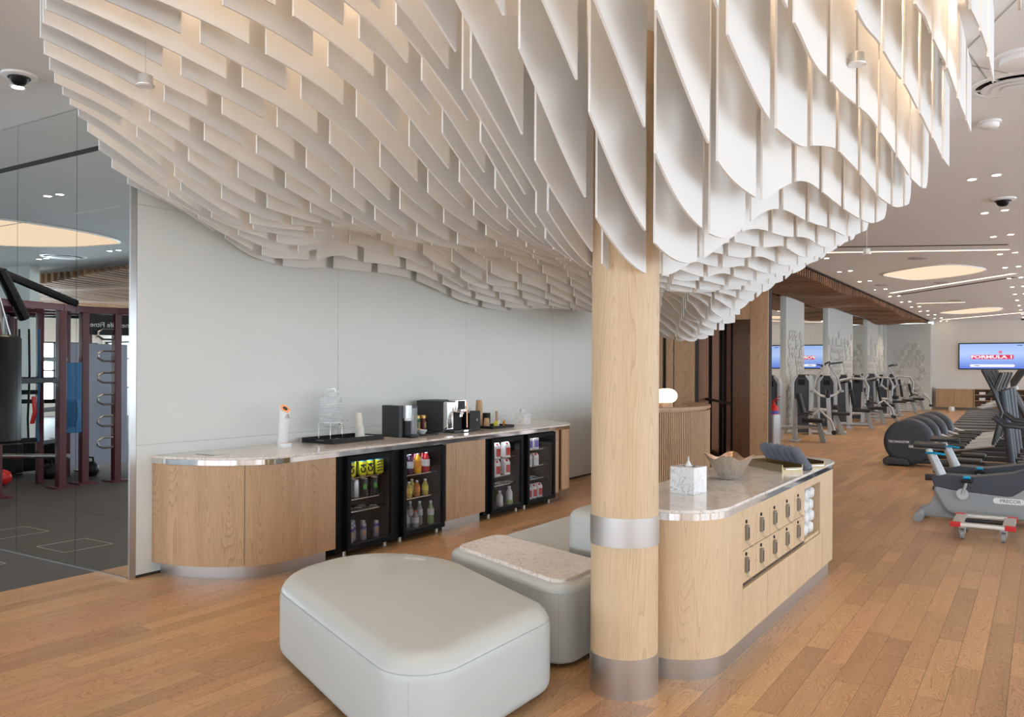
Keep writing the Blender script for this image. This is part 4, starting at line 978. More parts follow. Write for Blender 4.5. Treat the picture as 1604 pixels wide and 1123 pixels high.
for r_ in range(2):
    z0, z1 = ((.588, .765), (.408, .584))[r_]
    z0, z1 = ((.590, .768), (.408, .586))[r_]
    for k in range(5):
        y0, y1 = lk[k]+.003, lk[k+1]-.003
        d = MB().box(IX-.03, IX-.012, y0, y1, z0, z1).build('locker_door', m_oak_isl, il, bevel=.001, seg=1)
        yc_ = y0+.085; X = IX-.012
        MB().disc_x((0, 0, 0), .010, .007, 14).build('numbered_knob', m_black, d, world=False).matrix_basis = Matrix.Translation((X+.003-il.location.x, yc_-il.location.y, z1-.022)) @ Matrix.Rotation(PI/2, 4, 'Z')
        mb = MB().box(X, X+.018, yc_-.016, yc_+.016, z1-.125, z1-.04)
        mb.build('keypad_lock', m_lock, d, bevel=.002, seg=1)
        mb = MB()
        for i in range(2):
            for q in range(5): mb.box(X+.018, X+.0195, yc_-.011+i*.012, yc_-.002+i*.012, z1-.055-q*.0125-.009, z1-.055-q*.0125)
        mb.build('keys', m_black, d)
        for s_ in (-1, 1): pass
        MB().tube([(X+.008, yc_-.012, z1-.125), (X+.014, yc_-.010, z1-.145), (X+.030, yc_+.004, z1-.163), (X+.034, yc_+.012, z1-.166)], .0014, 5).tube([(X+.008, yc_+.012, z1-.125), (X+.014, yc_+.014, z1-.145), (X+.030, yc_+.028, z1-.163), (X+.034, yc_+.036, z1-.166)], .0014, 5).build('wire_pull', m_lock, d, sm=60)
ld = [4.602, 5.101, 5.59, 6.08, 6.573]
for k in range(4): MB().box(IX-.03, IX-.001, ld[k]+.002, ld[k+1]-.002, .115, .385).build('lower_panel', m_oak_isl, il, bevel=.001, seg=1)
MB().box(IX-.03, IX-.010, 6.06, 6.49, .388, .41).box(IX-.03, IX, 6.49, 6.575, .388, .772).box(IX-.40, IX-.03, 6.045, 6.062, .41, .80).build('niche_frame', m_oak_isl, il)
# rolled white towels in the niche
def towel_roll(name, label, m, L, r, loc, rz, grp, axis=0):
    t = thing(name, label, 'towel', loc, rz, grp); rings = []
    n = 22
    for x, s in ((-L/2, .80), (-L/2+.012, .97), (-L*.2, 1.0), (L*.15, .985), (L/2-.012, .97), (L/2, .80)):
        rings.append([(x, r*s*(1+.03*math.sin(5*a+x*30))*math.cos(a), r*s*(1+.03*math.cos(4*a+x*20))*math.sin(a)*.95) for a in [2*PI*i/n for i in range(n)]])
    MB().rings(rings).build('roll', m, t, world=False, sm=60)
    sp_ = [( (L/2+.0015), (r*.78*(1-k/34))*math.cos(k*.62), (r*.74*(1-k/34))*math.sin(k*.62)) for k in range(30)]
    MB().tube(sp_, .0045, 5).build('spiral_end', m, t, world=False, sm=60)
    return t
tw = None
for k in range(4):
    for q in range(2):
        loc = (IX-.13, 6.165+q*.0+.085*(q)+.0, .458+k*.083) if False else (IX-.150, 6.150+q*.155+(.03 if k % 2 else 0), .458+k*.083)
        if tw is None: tw = towel_roll('towel', 'rolled white towel in the open island niche, bottom layer, beside the lockers', m_towelw, .26, .066, loc, R(8), 'rolled white towels in the island niche'); tw.scale = (1, 1, .75)
        else: dup(tw, loc, R(8), 'rolled white towel in the open island niche, %s layer, %s' % (('bottom', 'second', 'third', 'top')[k], ('beside the lockers', 'toward the far end')[q])).scale = (1, 1, .66)
tw.scale = (1, 1, .66)
# things on the island
cb = thing('tissue_box', 'white veined marble cube tissue box at near end of the island', 'tissue box', (-1.755, 4.70, ITZ), R(-8))
MB().box(-.078, .078, -.078, .078, 0, .155).build('box', m_marbw, cb, bevel=.002, seg=1, world=False)
MB().lathe((0, 0, .1551), [(.035, 0), (.035, .001)], 20, 1.3, .7).build('opening', m_black, cb, world=False)
MB().rings([[((.020*(1-k/6)**2.5+.003)*math.cos(a), (.020*(1-k/6)**2.5+.003)*math.sin(a), .156+.055*(k/6)) for a in [2*PI*i/10 for i in range(10)]] for k in range(7)]).build('tissue', m_towelw, cb, world=False, sm=60)
# hammered bowl: squared flaring sheet with four pointed corners
bw = thing('metal_bowl', 'hammered silver bowl with four flared corners on the island', 'bowl', (-1.745, 5.42, ITZ), R(10))
rings = []
N_ = 48
for (u, rad, z) in ((0, .035, 0), (.12, .056, .004), (.35, .084, .030), (.6, .106, .075), (.82, .124, .118), (1, .138, .150)):
    ring = []
    for i in range(N_):
        a = 2*PI*i/N_; c_ = abs(math.cos(2*a)); sq = 1+.30*u*u*(c_**3)-.10*u; ring.append((rad*sq*math.cos(a), rad*sq*math.sin(a), z+.035*u*u*(c_**2)-.018*u*u))
    rings.append(ring)
inner_ = [[(x*.975, y*.975, z+.004) for x, y, z in r] for r in rings[::-1]]
MB().rings(rings, True, False).build('bowl', m_bowl, bw, world=False, sm=60)
MB().rings([rings[-1]]+inner_, False, True).build('inner_surface', mat('hammered_copper', (.80, .56, .42), .2, metal=1, bump=1, bscale=60), bw, world=False, sm=60)
def open_box(x0, x1, y0, y1, h, label, rz, loc):
    t = thing('brass_tray', label, 'tray', loc, rz); w = .007
    MB().box(x0, x1, y0, y1, .0, .006).box(x0, x1, y0, y0+w, .006, h).box(x0, x1, y1-w, y1, .006, h).box(x0, x0+w, y0+w, y1-w, .006, h).box(x1-w, x1, y0+w, y1-w, .006, h*.62).build('tray', m_brass, t, world=False)
    MB().tube([(x1+.001, y0+.02, h*.35), (x1+.014, y0+.022, h*.45), (x1+.014, y1-.022, h*.45), (x1+.001, y1-.02, h*.35)], .004, 6).build('handle', m_chrome, t, world=False, sm=60)
    return t
open_box(-.22, .22, -.085, .085, .052, 'long aged-brass tray nearer the hammered bowl', R(-41), (-1.66, 6.20, ITZ))
open_box(-.22, .22, -.085, .085, .052, 'aged-brass tray behind, toward far end of the island', R(-41), (-1.58, 6.52, ITZ))
tg = None; base = Vector((-1.62, 6.36, ITZ+.075)); dirn = Vector((math.cos(R(-41)), math.sin(R(-41)), 0))
for k in range(6):
    p = base+dirn*(-.205+k*.078); rz = R(-28)
    if tg is None:
        tg = towel_roll('towel', 'rolled slate-grey hand towel lying across the brass trays', m_towelg, .19, .040, p, rz, 'rolled slate towels on the brass trays')
    else: dup(tg, p, rz)['label'] = 'rolled slate-grey hand towel, %s of six from the left on the brass trays' % ('second', 'third', 'fourth', 'fifth', 'rightmost')[k-1]
tg['label'] = 'rolled slate-grey hand towel, leftmost of six on the brass trays'
for o in [o for o in bpy.data.objects if o.name.startswith('towel') and o.get('group', '').startswith('rolled slate')]: o.rotation_euler[1] = R(46)

# ================================================================== RECEPTION DESK, LAMP
DCX, DCY, DR = -5.74, 11.04, 1.80
dk = thing('reception_desk', 'curved reception desk of vertical pale oak ribs with solid oak top', 'desk', (-4.4, 11.0, 0))
a0, a1 = R(-44), R(52); arc = [(DCX+(DR-.02)*math.cos(a0+(a1-a0)*k/40), DCY+(DR-.02)*math.sin(a0+(a1-a0)*k/40)) for k in range(41)]
sheet(arc, .02, .02, 1.06).build('backing', m_oak, dk, sm=30)
nr = 84
rib = None
for k in range(nr):
    a = a0+(a1-a0)*(k+.5)/nr; x, y = DCX+DR*math.cos(a), DCY+DR*math.sin(a)
    if rib is None: 
        rib = MB().bc((0, 0, .52), (.034, .0225, 1.0)).build('rib', m_oak, dk, bevel=.006, seg=2, world=False); o = rib
    else: o = rib.copy(); link(o); o.parent = dk
    o.matrix_basis = Matrix.Translation((x-dk.location.x, y-dk.location.y, .02)) @ Matrix.Rotation(a, 4, 'Z')
arc2 = [(DCX+(DR+.025)*math.cos(a0+(a1-a0)*k/40), DCY+(DR+.025)*math.sin(a0+(a1-a0)*k/40)) for k in range(41)]
arc3 = [(DCX+(DR-.14)*math.cos(a0+(a1-a0)*k/40), DCY+(DR-.14)*math.sin(a0+(a1-a0)*k/40)) for k in range(41)]
sheet(arc2, .16, 1.06, 1.10).build('top', m_oak, dk, sm=30)
sheet(arc3, .5, .72, .75).build('inner_worktop', m_oak, dk, sm=30)
sheet([(DCX+(DR-.02)*math.cos(a0), DCY+(DR-.02)*math.sin(a0)), (DCX+(DR-.62)*math.cos(a0), DCY+(DR-.62)*math.sin(a0))][::-1], .02, .0, 1.06).build('end_panel', m_oak, dk)
lp = thing('table_lamp', 'glowing opal capsule lamp on the reception desk', 'lamp', (-4.42, 11.03-.35, 1.10), R(60))
lp.location = (DCX+(DR-.06)*math.cos(R(-25)), DCY+(DR-.06)*math.sin(R(-25)), 1.10)
rings = []
for k in range(15):
    t_ = -1+2*k/14; x = .17*t_; r = .095*math.sqrt(max(.0, 1-abs(t_)**3.2))+.002
    rings.append([(x+.0*t_, r*math.cos(a), .155+r*math.sin(a)) for a in [2*PI*i/20 for i in range(20)]])
MB().rings(rings).build('shade', m_lampe, lp, world=False, sm=60)
MB().box(-.09, .09, -.045, .045, 0, .07).build('base', m_oak, lp, bevel=.01, world=False)

# ---- fire extinguisher in its steel stand
ex_ = thing('extinguisher_stand', 'tall brushed-steel cylinder stand beside the oak portal', 'stand', (-4.62, 17.2, 0))
MB().lathe((-4.62, 17.2, 0), [(.135, 0), (.135, .70), (.122, .70), (.122, .02), (.001, .02)], 28).build('cylinder', m_steel, ex_, sm=40)
fe = thing('fire_extinguisher', 'red fire extinguisher standing in the steel cylinder', 'fire extinguisher', (-4.62, 17.2, .02))
MB().lathe((-4.62, 17.2, .5), [(.095, -.48), (.095, .30), (.075, .37), (.03, .40), (.03, .43)], 24).build('cylinder', m_red, fe, sm=40)
MB().lathe((-4.62, 17.2, .715), [(.0965, 0), (.0965, .06)], 24).build('blue_label', mat('blue_label', (.08, .10, .45), .5), fe, sm=40)
MB().tube([(-4.62, 17.2, .92), (-4.62, 17.2, .97)], .02, 8).tube([(-4.66, 17.18, .95), (-4.50, 17.18, 1.0)], .010, 6).tube([(-4.64, 17.18, .97), (-4.54, 17.18, 1.05), (-4.48, 17.18, 1.06)], .009, 6).build('valve', m_red, fe, sm=50)
MB().tube([(-4.62, 17.2, .94), (-4.72, 17.2, .95), (-4.75, 17.2, .80), (-4.74, 17.2, .6)], .012, 8).build('hose', m_black, fe, sm=60)
# ================================================================== GYM: STRENGTH MACHINES
def rail(mb, pts, r=.035, n=8): return mb.tube(pts, r, n)
def tower(t, h=1.45):
    # weight stack housing: dark bowed shroud between two silver uprights
    pts = [(-.17, 0), (.17, 0), (.17, h-.18), (.12, h-.05), (.0, h), (-.12, h-.05), (-.17, h-.18)]
    MB().prism_y([(x, z+.04) for x, z in pts], -.16, .16).build('shroud', m_mdark, t, bevel=.02, world=False)
    for s in (-1, 1):
        MB().prism_y([(s*.17, .0), (s*.24, .0), (s*.24, h-.12), (s*.20, h), (s*.10, h+.07), (s*.08, h+.03), (s*.17, h-.10)][::s], -.19, .19).build('upright', m_mgrey, t, bevel=.01, world=False)
    MB().prism_y([(-.12, h+.0), (.12, h+.0), (.09, h+.07), (-.09, h+.07)], -.17, .17).build('top_cap', m_dark, t, bevel=.02, world=False)
    MB().bc((0, -.172, h-.12), (.16, .02, .13)).build('display', m_black, t, bevel=.01, world=False)
    mb = MB()
    for k in range(9): mb.box(-.13, .13, -.166, -.160, .18+k*.095, .19+k*.095)
    mb.build('shroud_line', m_dark, t, world=False)
def pad(t, c, d, rx=0, name='seat', m=None, rz=0):
    return MB().bc(c, d, rz=rz, rx=rx).build(name, m or m_pad, t, bevel=min(d)*.35, seg=3, world=False)
def machine_a(name, label, loc, rz):           # pulldown: arms overhead
    t = thing(name, label, 'exercise machine', (0, 0, 0)); tower(t, 1.42)
    MB().tube([(.24, 0, .62), (.62, 0, .60)], .05, 8).build('upper_beam', m_mgrey, t, sm=50, world=False)
    MB().tube([(.25, 0, .05), (1.05, 0, .05)], .045, 8).build('base_beam', m_mgrey, t, sm=50, world=False)
    MB().prism_y([(.62, .03), (.74, .03), (.66, 1.10), (.56, 1.10)], -.05, .05).build('seat_post', m_mgrey, t, bevel=.01, world=False)
    MB().prism_y([(.92, .0), (1.04, .0), (.80, .60), (.70, .60)], -.05, .05).build('front_leg', m_mlight, t, bevel=.01, world=False)
    MB().box(.55, .72, -.26, .26, 0, .05).build('foot', m_mgrey, t, bevel=.01, world=False)
    MB().tube([(.28, -.30, 1.12), (.42, -.25, .98), (.60, 0, .93), (.78, .25, .98), (.92, .30, 1.10)], .035, 8).build('yoke', m_mgrey, t, sm=60, world=False)
    for s in (-1, 1):
        MB().tube([(.60+.32*s, .30*s, 1.10), (.60+.25*s, .34*s, 1.40), (.60+.05*s, .36*s, 1.72)], .026, 8).build('arm', m_mgrey, t, sm=60, world=False)
        MB().tube([(.60+.05*s, .36*s, 1.72), (.60+.05*s, .10*s, 1.76), (.80+.15*s, .42*s, 1.80)], .024, 8).build('handle', m_dark, t, sm=60, world=False)
        MB().lathe((.60+.32*s, .30*s, 1.05), [(.07, 0), (.07, .05)], 16).build('pivot_cap', m_mlight, t, sm=40, world=False)
    MB().bc((.62, 0, 1.02), (.10, .30, .22)).build('chest_pad', m_pad, t, bevel=.04, seg=3, world=False)
    pad(t, (.92, 0, .52), (.42, .34, .07)); 
    for s in (-1, 1): pad(t, (.80, .17*s, .68), (.13, .22, .11), name='thigh_roller')
    t.location = loc; t.rotation_euler = (0, 0, rz); return t
def machine_b(name, label, loc, rz):           # press: seat with back rest and curved lever arms
    t = thing(name, label, 'exercise machine', (0, 0, 0)); tower(t, 1.38)
    MB().tube([(.24, 0, .12), (1.15, 0, .12)], .05, 8).build('base_beam', m_mgrey, t, sm=50, world=False)
    MB().prism_y([(1.10, 0), (1.22, 0), (1.02, .62), (.92, .62)], -.05, .05).build('front_leg', m_mlight, t, bevel=.01, world=False)
    MB().prism_y([(.52, .05), (.62, .05), (.55, 1.25), (.47, 1.25)], -.04, .04).build('back_post', m_mgrey, t, bevel=.01, world=False)
    MB().bc((.66, 0, .85), (.09, .34, .46), ry=-.15).build('backrest', m_pad, t, bevel=.03, seg=3, world=False)
    MB().bc((.60, 0, 1.18), (.08, .26, .20), ry=-.1).build('head_pad', m_pad, t, bevel=.03, seg=3, world=False)
    pad(t, (.90, 0, .50), (.44, .38, .09))
    MB().tube([(.30, -.40, 1.30), (.62, -.42, 1.38), (.95, -.42, 1.36), (1.05, -.42, 1.15), (1.02, -.42, .80)], .03, 8).tube([(.30, .40, 1.30), (.62, .42, 1.38), (.95, .42, 1.36), (1.05, .42, 1.15), (1.02, .42, .80)], .03, 8).tube([(.30, -.40, 1.30), (.30, .40, 1.30)], .03, 8).build('lever_arm', m_mgrey, t, sm=60, world=False)
    for s in (-1, 1): MB().tube([(1.02, .42*s, .92), (1.10, .30*s, .86), (1.14, .16*s, .86)], .024, 8).build('handle', m_dark, t, sm=60, world=False)
    MB().box(.50, .66, -.34, .34, 0, .06).build('foot', m_mgrey, t, bevel=.01, world=False)
    t.location = loc; t.rotation_euler = (0, 0, rz); return t
def machine_c(name, label, loc, rz):           # curl / extension: low pads and rollers
    t = thing(name, label, 'exercise machine', (0, 0, 0)); tower(t, 1.40)
    MB().tube([(.24, 0, .30), (.85, 0, .34), (1.10, 0, .30)], .045, 8).build('main_beam', m_mgrey, t, sm=60, world=False)
    MB().prism_y([(1.08, 0), (1.20, 0), (1.00, .70), (.90, .70)], -.05, .05).build('front_leg', m_mlight, t, bevel=.01, world=False)
    MB().box(.45, .62, -.30, .30, 0, .05).build('foot', m_mgrey, t, bevel=.01, world=False)
    MB().prism_y([(.48, .05), (.58, .05), (.58, .95), (.50, .95)], -.04, .04).build('back_post', m_mgrey, t, bevel=.01, world=False)
    MB().bc((.66, 0, .84), (.09, .32, .50), ry=-.25).build('backrest', m_pad, t, bevel=.03, seg=3, world=False)
    pad(t, (.92, 0, .48), (.46, .36, .09))
    MB().tube([(.85, -.26, .55), (1.10, -.30, .72), (1.32, -.26, .50), (1.40, -.20, .22)], .028, 8).build('swing_arm', m_mgrey, t, sm=60, world=False)
    MB().tube([(1.38, -.24, .24), (1.38, .24, .24)], .055, 10).build('shin_roller', m_pad, t, sm=60, world=False)
    MB().tube([(.62, .24, .58), (.80, .30, .66), (.96, .28, .62)], .02, 8).tube([(.62, -.24, .58), (.80, -.30, .66), (.96, -.28, .62)], .02, 8).build('side_handle', m_dark, t, sm=60, world=False)
    t.location = loc; t.rotation_euler = (0, 0, rz); return t
GM = 'strength machines along the mirrored gym wall'
machine_a('pulldown_machine', 'silver pulldown machine with raised overhead arms, nearest of the wall row', (-5.15, 21.75, 0), R(12))['group'] = GM
machine_b('press_machine', 'silver chest press machine with arched lever arms, second in the wall row', (-5.10, 24.4, 0), R(12))['group'] = GM
machine_c('leg_extension_machine', 'leg machine with low roller, third in the wall row', (-5.10, 26.7, 0), R(12))['group'] = GM
machine_b('press_machine', 'black-padded press machine, fourth in the wall row', (-5.10, 28.9, 0), R(8))['group'] = GM
machine_a('pulldown_machine', 'pulldown machine, fifth in the wall row', (-5.1, 31.4, 0), R(20))['group'] = GM
machine_b('press_machine', 'press machine, sixth in the wall row', (-5.1, 33.8, 0), R(8))['group'] = GM
machine_c('leg_extension_machine', 'leg machine farthest along the wall row by the relief wall', (-5.1, 36.3, 0), R(8))['group'] = GM
machine_c('leg_curl_machine', 'machine half hidden behind the oak portal and steel cylinder', (-5.25, 19.3, 0), R(5))['group'] = GM

# ================================================================== CARDIO
def treadmill():
    t = thing('treadmill', 'black treadmill', 'treadmill', (0, 0, 0))
    MB().prism_y([(0, .06), (.05, .02), (1.9, .02), (1.95, .12), (1.9, .20), (.04, .16)], -.40, .40).build('deck', m_dark, t, bevel=.015, world=False)
    MB().box(.06, 1.55, -.27, .27, .170, .198).build('belt', m_blackm, t, bevel=.008, world=False)
    for s in (-1, 1):
        MB().box(.08, 1.6, s*.335-.05, s*.335+.05, .165, .192).build('side_rail', m_mlight, t, bevel=.005, world=False)
        MB().tube([(1.80, s*.38, .10), (1.62, s*.38, .70), (1.36, s*.38, 1.18)], .05, 8).build('upright', m_dark, t, sm=50, world=False)
        MB().tube([(1.36, s*.38, 1.16), (1.05, s*.36, 1.08), (.92, s*.34, 1.06)], .035, 8).build('handrail', m_pad, t, sm=60, world=False)
    MB().prism_y([(1.50, .20), (1.95, .20), (1.90, .42), (1.60, .38)], -.34, .34).build('motor_hood', m_mdark, t, bevel=.02, world=False)
    MB().bc((1.33, 0, 1.20), (.34, .86, .09), ry=-.35).build('console_tray', m_mgrey, t, bevel=.02, world=False)
    MB().bc((1.50, 0, 1.42), (.07, .80, .50), ry=.55).build('console', m_dark, t, bevel=.02, world=False)
    MB().bc((1.468, 0, 1.43), (.012, .56, .36), ry=.55).build('screen', m_black, t, world=False)
    return t
tm = treadmill(); tm['group'] = 'treadmills in a row along the window side'
tm['label'] = 'black treadmill nearest the camera in the far row'; tm.location = (-1.95, 20.6, 0)
nths = ['second', 'third', 'fourth', 'fifth', 'sixth', 'seventh', 'eighth', 'ninth', 'tenth']
for k in range(1, 11): dup(tm, (-1.95-.04*k, 20.6+1.35*k, 0), 0, 'black treadmill, %s in the far row counted from the camera' % (nths[k-1] if k < 10 else 'farthest'))
def cross_trainer():
    t = thing('cross_trainer', '', 'cross trainer', (0, 0, 0))
    r = .385
    MB().disc_x((.36, 0, .40), r, .34, 40, [(r*.86, -.17), (r*.96, -.155), (r, -.12), (r, .12), (r*.96, .155), (r*.86, .17)]).build('drum_cover', m_mdark, t, sm=50, world=False)
    MB().disc_x((.36, -.172, .40), r*.80, .006, 36).build('drum_face', m_dark, t, sm=40, world=False)
    MB().prism_y([(.0, .02), (.40, .02), (.36, .13), (.04, .15), (-.02, .10)], -.30, .30).build('rear_foot', m_dark, t, bevel=.02, world=False)
    MB().box(.2, 2.0, -.06, .06, .04, .12).build('base_beam', m_dark, t, bevel=.01, world=False)
    MB().box(1.9, 2.05, -.32, .32, 0, .09).build('front_foot', m_dark, t, bevel=.02, world=False)
    for s in (-1, 1):
        MB().tube([(.38, s*.20, .45+.12*s), (1.05, s*.22, .32), (1.62, s*.22, .42)], .032, 8).build('pedal_arm', m_mgrey, t, sm=60, world=False)
        MB().bc((1.02, s*.22, .37), (.38, .17, .06)).build('pedal', m_pad, t, bevel=.02, world=False)
        MB().tube([(1.60, s*.23, .42), (1.72, s*.25, .95), (1.60, s*.26, 1.30), (1.45, s*.25, 1.62)], .026, 8).build('swing_handle', m_dark, t, sm=60, world=False)
    MB().tube([(1.85, 0, .10), (1.78, 0, .75), (1.72, 0, 1.28)], .06, 10).build('mast', m_mdark, t, sm=60, world=False)
    MB().tube([(1.66, -.18, 1.05), (1.45, -.20, 1.0), (1.38, 0, 1.0), (1.45, .20, 1.0), (1.66, .18, 1.05)], .022, 8).build('fixed_handle', m_mgrey, t, sm=60, world=False)
    MB().bc((1.66, 0, 1.42), (.06, .46, .34), ry=.35).build('console', m_dark, t, bevel=.02, world=False)
    text('TECHNOGYM', .052, m_white, t, frame((.22, -.178, .40), (1, 0, 0), (0, 0, 1)), ext=.001, bold=.001)
    return t
ct = cross_trainer(); ct.location = (-2.28, 15.6, 0); ct['label'] = 'black cross trainer with round badge-bearing drum, nearest of its row'
ct['group'] = 'cross trainers with round drum covers'
for k, lab in enumerate(('second', 'third', 'farthest')): dup(ct, (-2.28+.02*k, 16.65+1.05*k, 0), 0, 'black cross trainer with round drum, %s of its row' % lab)
def arc_trainer():     # low black machines filling the middle distance
    t = thing('rowing_machine', '', 'exercise machine', (0, 0, 0))
    MB().tube([(0, 0, .16), (1.4, 0, .20), (1.9, 0, .26)], .045, 8).build('rail', m_dark, t, sm=50, world=False)
    MB().bc((.45, 0, .32), (.34, .30, .06)).build('seat', m_pad, t, bevel=.025, seg=3, world=False)
    MB().prism_y([(1.35, .05), (1.95, .05), (1.85, .50), (1.65, .66), (1.45, .50)], -.16, .16).build('flywheel_housing', m_mdark, t, bevel=.03, world=False)
    for s in (-1, 1): MB().bc((1.25, .16*s, .30), (.12, .12, .26), ry=-.5).build('footplate', m_dark, t, bevel=.01, world=False)
    MB().tube([(.15, -.25, .05), (.15, .25, .05)], .04, 8).build('rear_foot', m_dark, t, sm=50, world=False)
    MB().tube([(1.6, 0, .55), (1.45, 0, .95)], .03, 8).build('mast', m_dark, t, sm=50, world=False)
    MB().bc((1.42, 0, 1.0), (.04, .26, .20), ry=-.3).build('display', m_black, t, bevel=.01, world=False)
    return t
ar = arc_trainer(); ar.location = (-1.35, 12.6, 0); ar['label'] = 'low black rowing machine just behind the exercise bikes'; ar['group'] = 'rowing machines behind the bikes'
dup(ar, (-1.35, 13.55, 0), 0, 'low black rowing machine, middle one behind the bikes'); dup(ar, (-1.35, 14.5, 0), 0, 'low black rowing machine beside the cross trainers')
def bike():
    t = thing('exercise_bike', '', 'exercise bike', (0, 0, 0))
    hull = [(.18, .10), (.30, .06), (1.18, .06), (1.30, .20), (1.26, .46), (1.05, .62), (.80, .50), (.45, .44), (.18, .48), (.08, .40), (.06, .32)]
    MB().prism_y(hull, -.11, .11).build('hull', m_mlight, t, bevel=.03, seg=3, world=False)
    top = [(.04, .45), (.07, .36), (.25, .33), (.75, .30), (.80, .31), (.92, .40), (1.10, .44), (1.24, .50), (1.08, .66), (.80, .545), (.45, .485), (.18, .49)]
    MB().prism_y(top, -.118, .118).build('dark_cover', m_mdark, t, bevel=.012, seg=2, world=False)
    MB().prism_y([(-.10, .02), (.16, .02), (.36, .02), (.34, .08), (.16, .34), (.10, .34), (.02, .16), (-.10, .08)], -.045, .045).build('rear_frame', m_mlight, t, bevel=.012, world=False)
    MB().tube([(-.06, -.26, .05), (-.06, .26, .05)], .045, 10).build('rear_stabiliser', m_mlight, t, sm=50, world=False)
    for s in (-1, 1):
        MB().tube([(-.06, s*.26, .045), (-.06, s*.33, .045)], .05, 10).build('end_cap', m_mlight, t, sm=50, world=False)
        MB().tube([(1.20, s*.24, .04), (1.20, s*.32, .04)], .045, 10).build('front_cap', m_mlight, t, sm=50, world=False)
    MB().tube([(1.20, -.26, .04), (1.20, .26, .04)], .04, 10).build('front_stabiliser', m_mlight, t, sm=50, world=False)
    MB().tube([(.14, 0, .44), (.03, 0, .70)], .045, 12, rr=[.055, .045]).build('seat_post_sleeve', m_mgrey, t, sm=50, world=False)
    MB().tube([(.04, 0, .66), (.00, 0, .75)], .032, 10).build('seat_post', m_white, t, sm=50, world=False)
    MB().tube([(-.02, -.03, .705), (.07, -.06, .71), (.17, -.065, .70)], .012, 8).build('adjust_lever', m_cyan, t, sm=50, world=False)
    rings = []
    for k in range(9):
        u = k/8; w = .11*(1-u)**.7+.03+.02*(1 if u < .3 else 0); x = -.13+.30*u
        rings.append([(x, w*math.cos(a), .79+.035*math.sin(a)*(1 if math.sin(a) > 0 else .9)-.01*u) for a in [2*PI*i/16 for i in range(16)]])
    MB().rings(rings).build('saddle', m_pad, t, sm=70, world=False)
    for s, ang in ((-1, 1.1), (1, 1.1+PI)):
        MB().disc_x((.34, s*.128, .30), .058, .02, 24).build('crank_disc', m_mgrey, t, sm=40, world=False)
        ex, ez = .34+.17*math.cos(ang)*.6, .30+.17*math.sin(ang)
        MB().tube([(.34, s*.145, .30), (ex, s*.15, ez)], .016, 8).build('crank', m_mgrey, t, sm=50, world=False)
        MB().bc((ex, s*.21, ez), (.10, .11, .04)).build('pedal', m_black, t, bevel=.008, world=False)
        MB().bc((ex, s*.21, ez+.035), (.07, .05, .03)).build('pedal_strap', m_cyan, t, bevel=.008, world=False)
    MB().tube([(1.08, 0, .62), (1.02, 0, 1.0), (.98, 0, 1.12)], .05, 10).build('mast', m_mlight, t, sm=50, world=False)
    MB().tube([(.62, -.22, 1.12), (.72, -.24, 1.04), (.95, -.20, 1.02), (1.0, 0, 1.03), (.95, .20, 1.02), (.72, .24, 1.04), (.62, .22, 1.12)], .02, 8).build('handlebar', m_dark, t, sm=60, world=False)
    MB().bc((.98, 0, 1.24), (.05, .34, .26), ry=.35).build('console', m_dark, t, bevel=.02, world=False)
    MB().rings([[(x, y, z) for x, z in rpoly([(.62, .225), (.90, .225), (.90, .285), (.62, .285)], .029, 0, 5)] for y in (-.110, -.116)]).build('badge', m_white, t, world=False)
    text('PRECOR', .05, mat('badge_grey', (.30, .33, .36), .5), t, frame((.775, -.117, .255), (1, 0, 0), (0, 0, 1)), ext=.0012, bold=.0012)
    return t
bk1 = bike(); bk1.location = (-1.06, 10.15, 0); bk1['label'] = 'grey upright exercise bike in front, its badge behind the dolly'; bk1['group'] = 'pair of grey exercise bikes'
dup(bk1, (-1.00, 11.15, 0), 0, 'grey upright exercise bike behind the front one')
# ---- aluminium dolly
dl = thing('dolly', 'small aluminium wheeled dolly with red corners on the floor before the bikes', 'dolly', (-.47, 9.3, 0), R(0))
x0, x1, y0, y1, z0, z1 = -.74, -.22, 8.98, 9.62, .125, .16
MB().box(x0, x1, y0, y0+.07, z0, z1).box(x0, x1, y1-.07, y1, z0, z1).box(x0, x0+.10, y0+.07, y1-.07, z0, z1).box(x1-.10, x1, y0+.07, y1-.07, z0, z1).build('frame', m_alu, dl, bevel=.004)
MB().box(x0+.10, x1-.10, y0+.26, y0+.29, z0+.006, z1-.006).box(x0+.10, x1-.10, y1-.29, y1-.26, z0+.006, z1-.006).build('cross_bar', m_pad, dl)
for (x, y) in ((x0, y0), (x1, y0), (x0, y1), (x1, y1)):
    sx = 1 if x == x0 else -1; sy = 1 if y == y0 else -1
    MB().bc((x+sx*.035, y+sy*.03, (z0+z1)/2), (.09, .075, .042)).build('corner_cap', m_red, dl, bevel=.004)
    cx_, cy_ = x+sx*.09, y+sy*.08
    MB().bc((cx_, cy_, .112), (.06, .06, .016)).bc((cx_-.024, cy_, .085), (.005, .04, .06)).bc((cx_+.024, cy_, .085), (.005, .04, .06)).build('caster_fork', m_mgrey, dl)
    mb = MB().disc_x((0, 0, 0), .045, .032, 20); mb.v = [(cx_+p[1], cy_+p[0], .045+p[2]) for p in mb.v]
    mb.build('wheel', m_mlight, dl, sm=40)

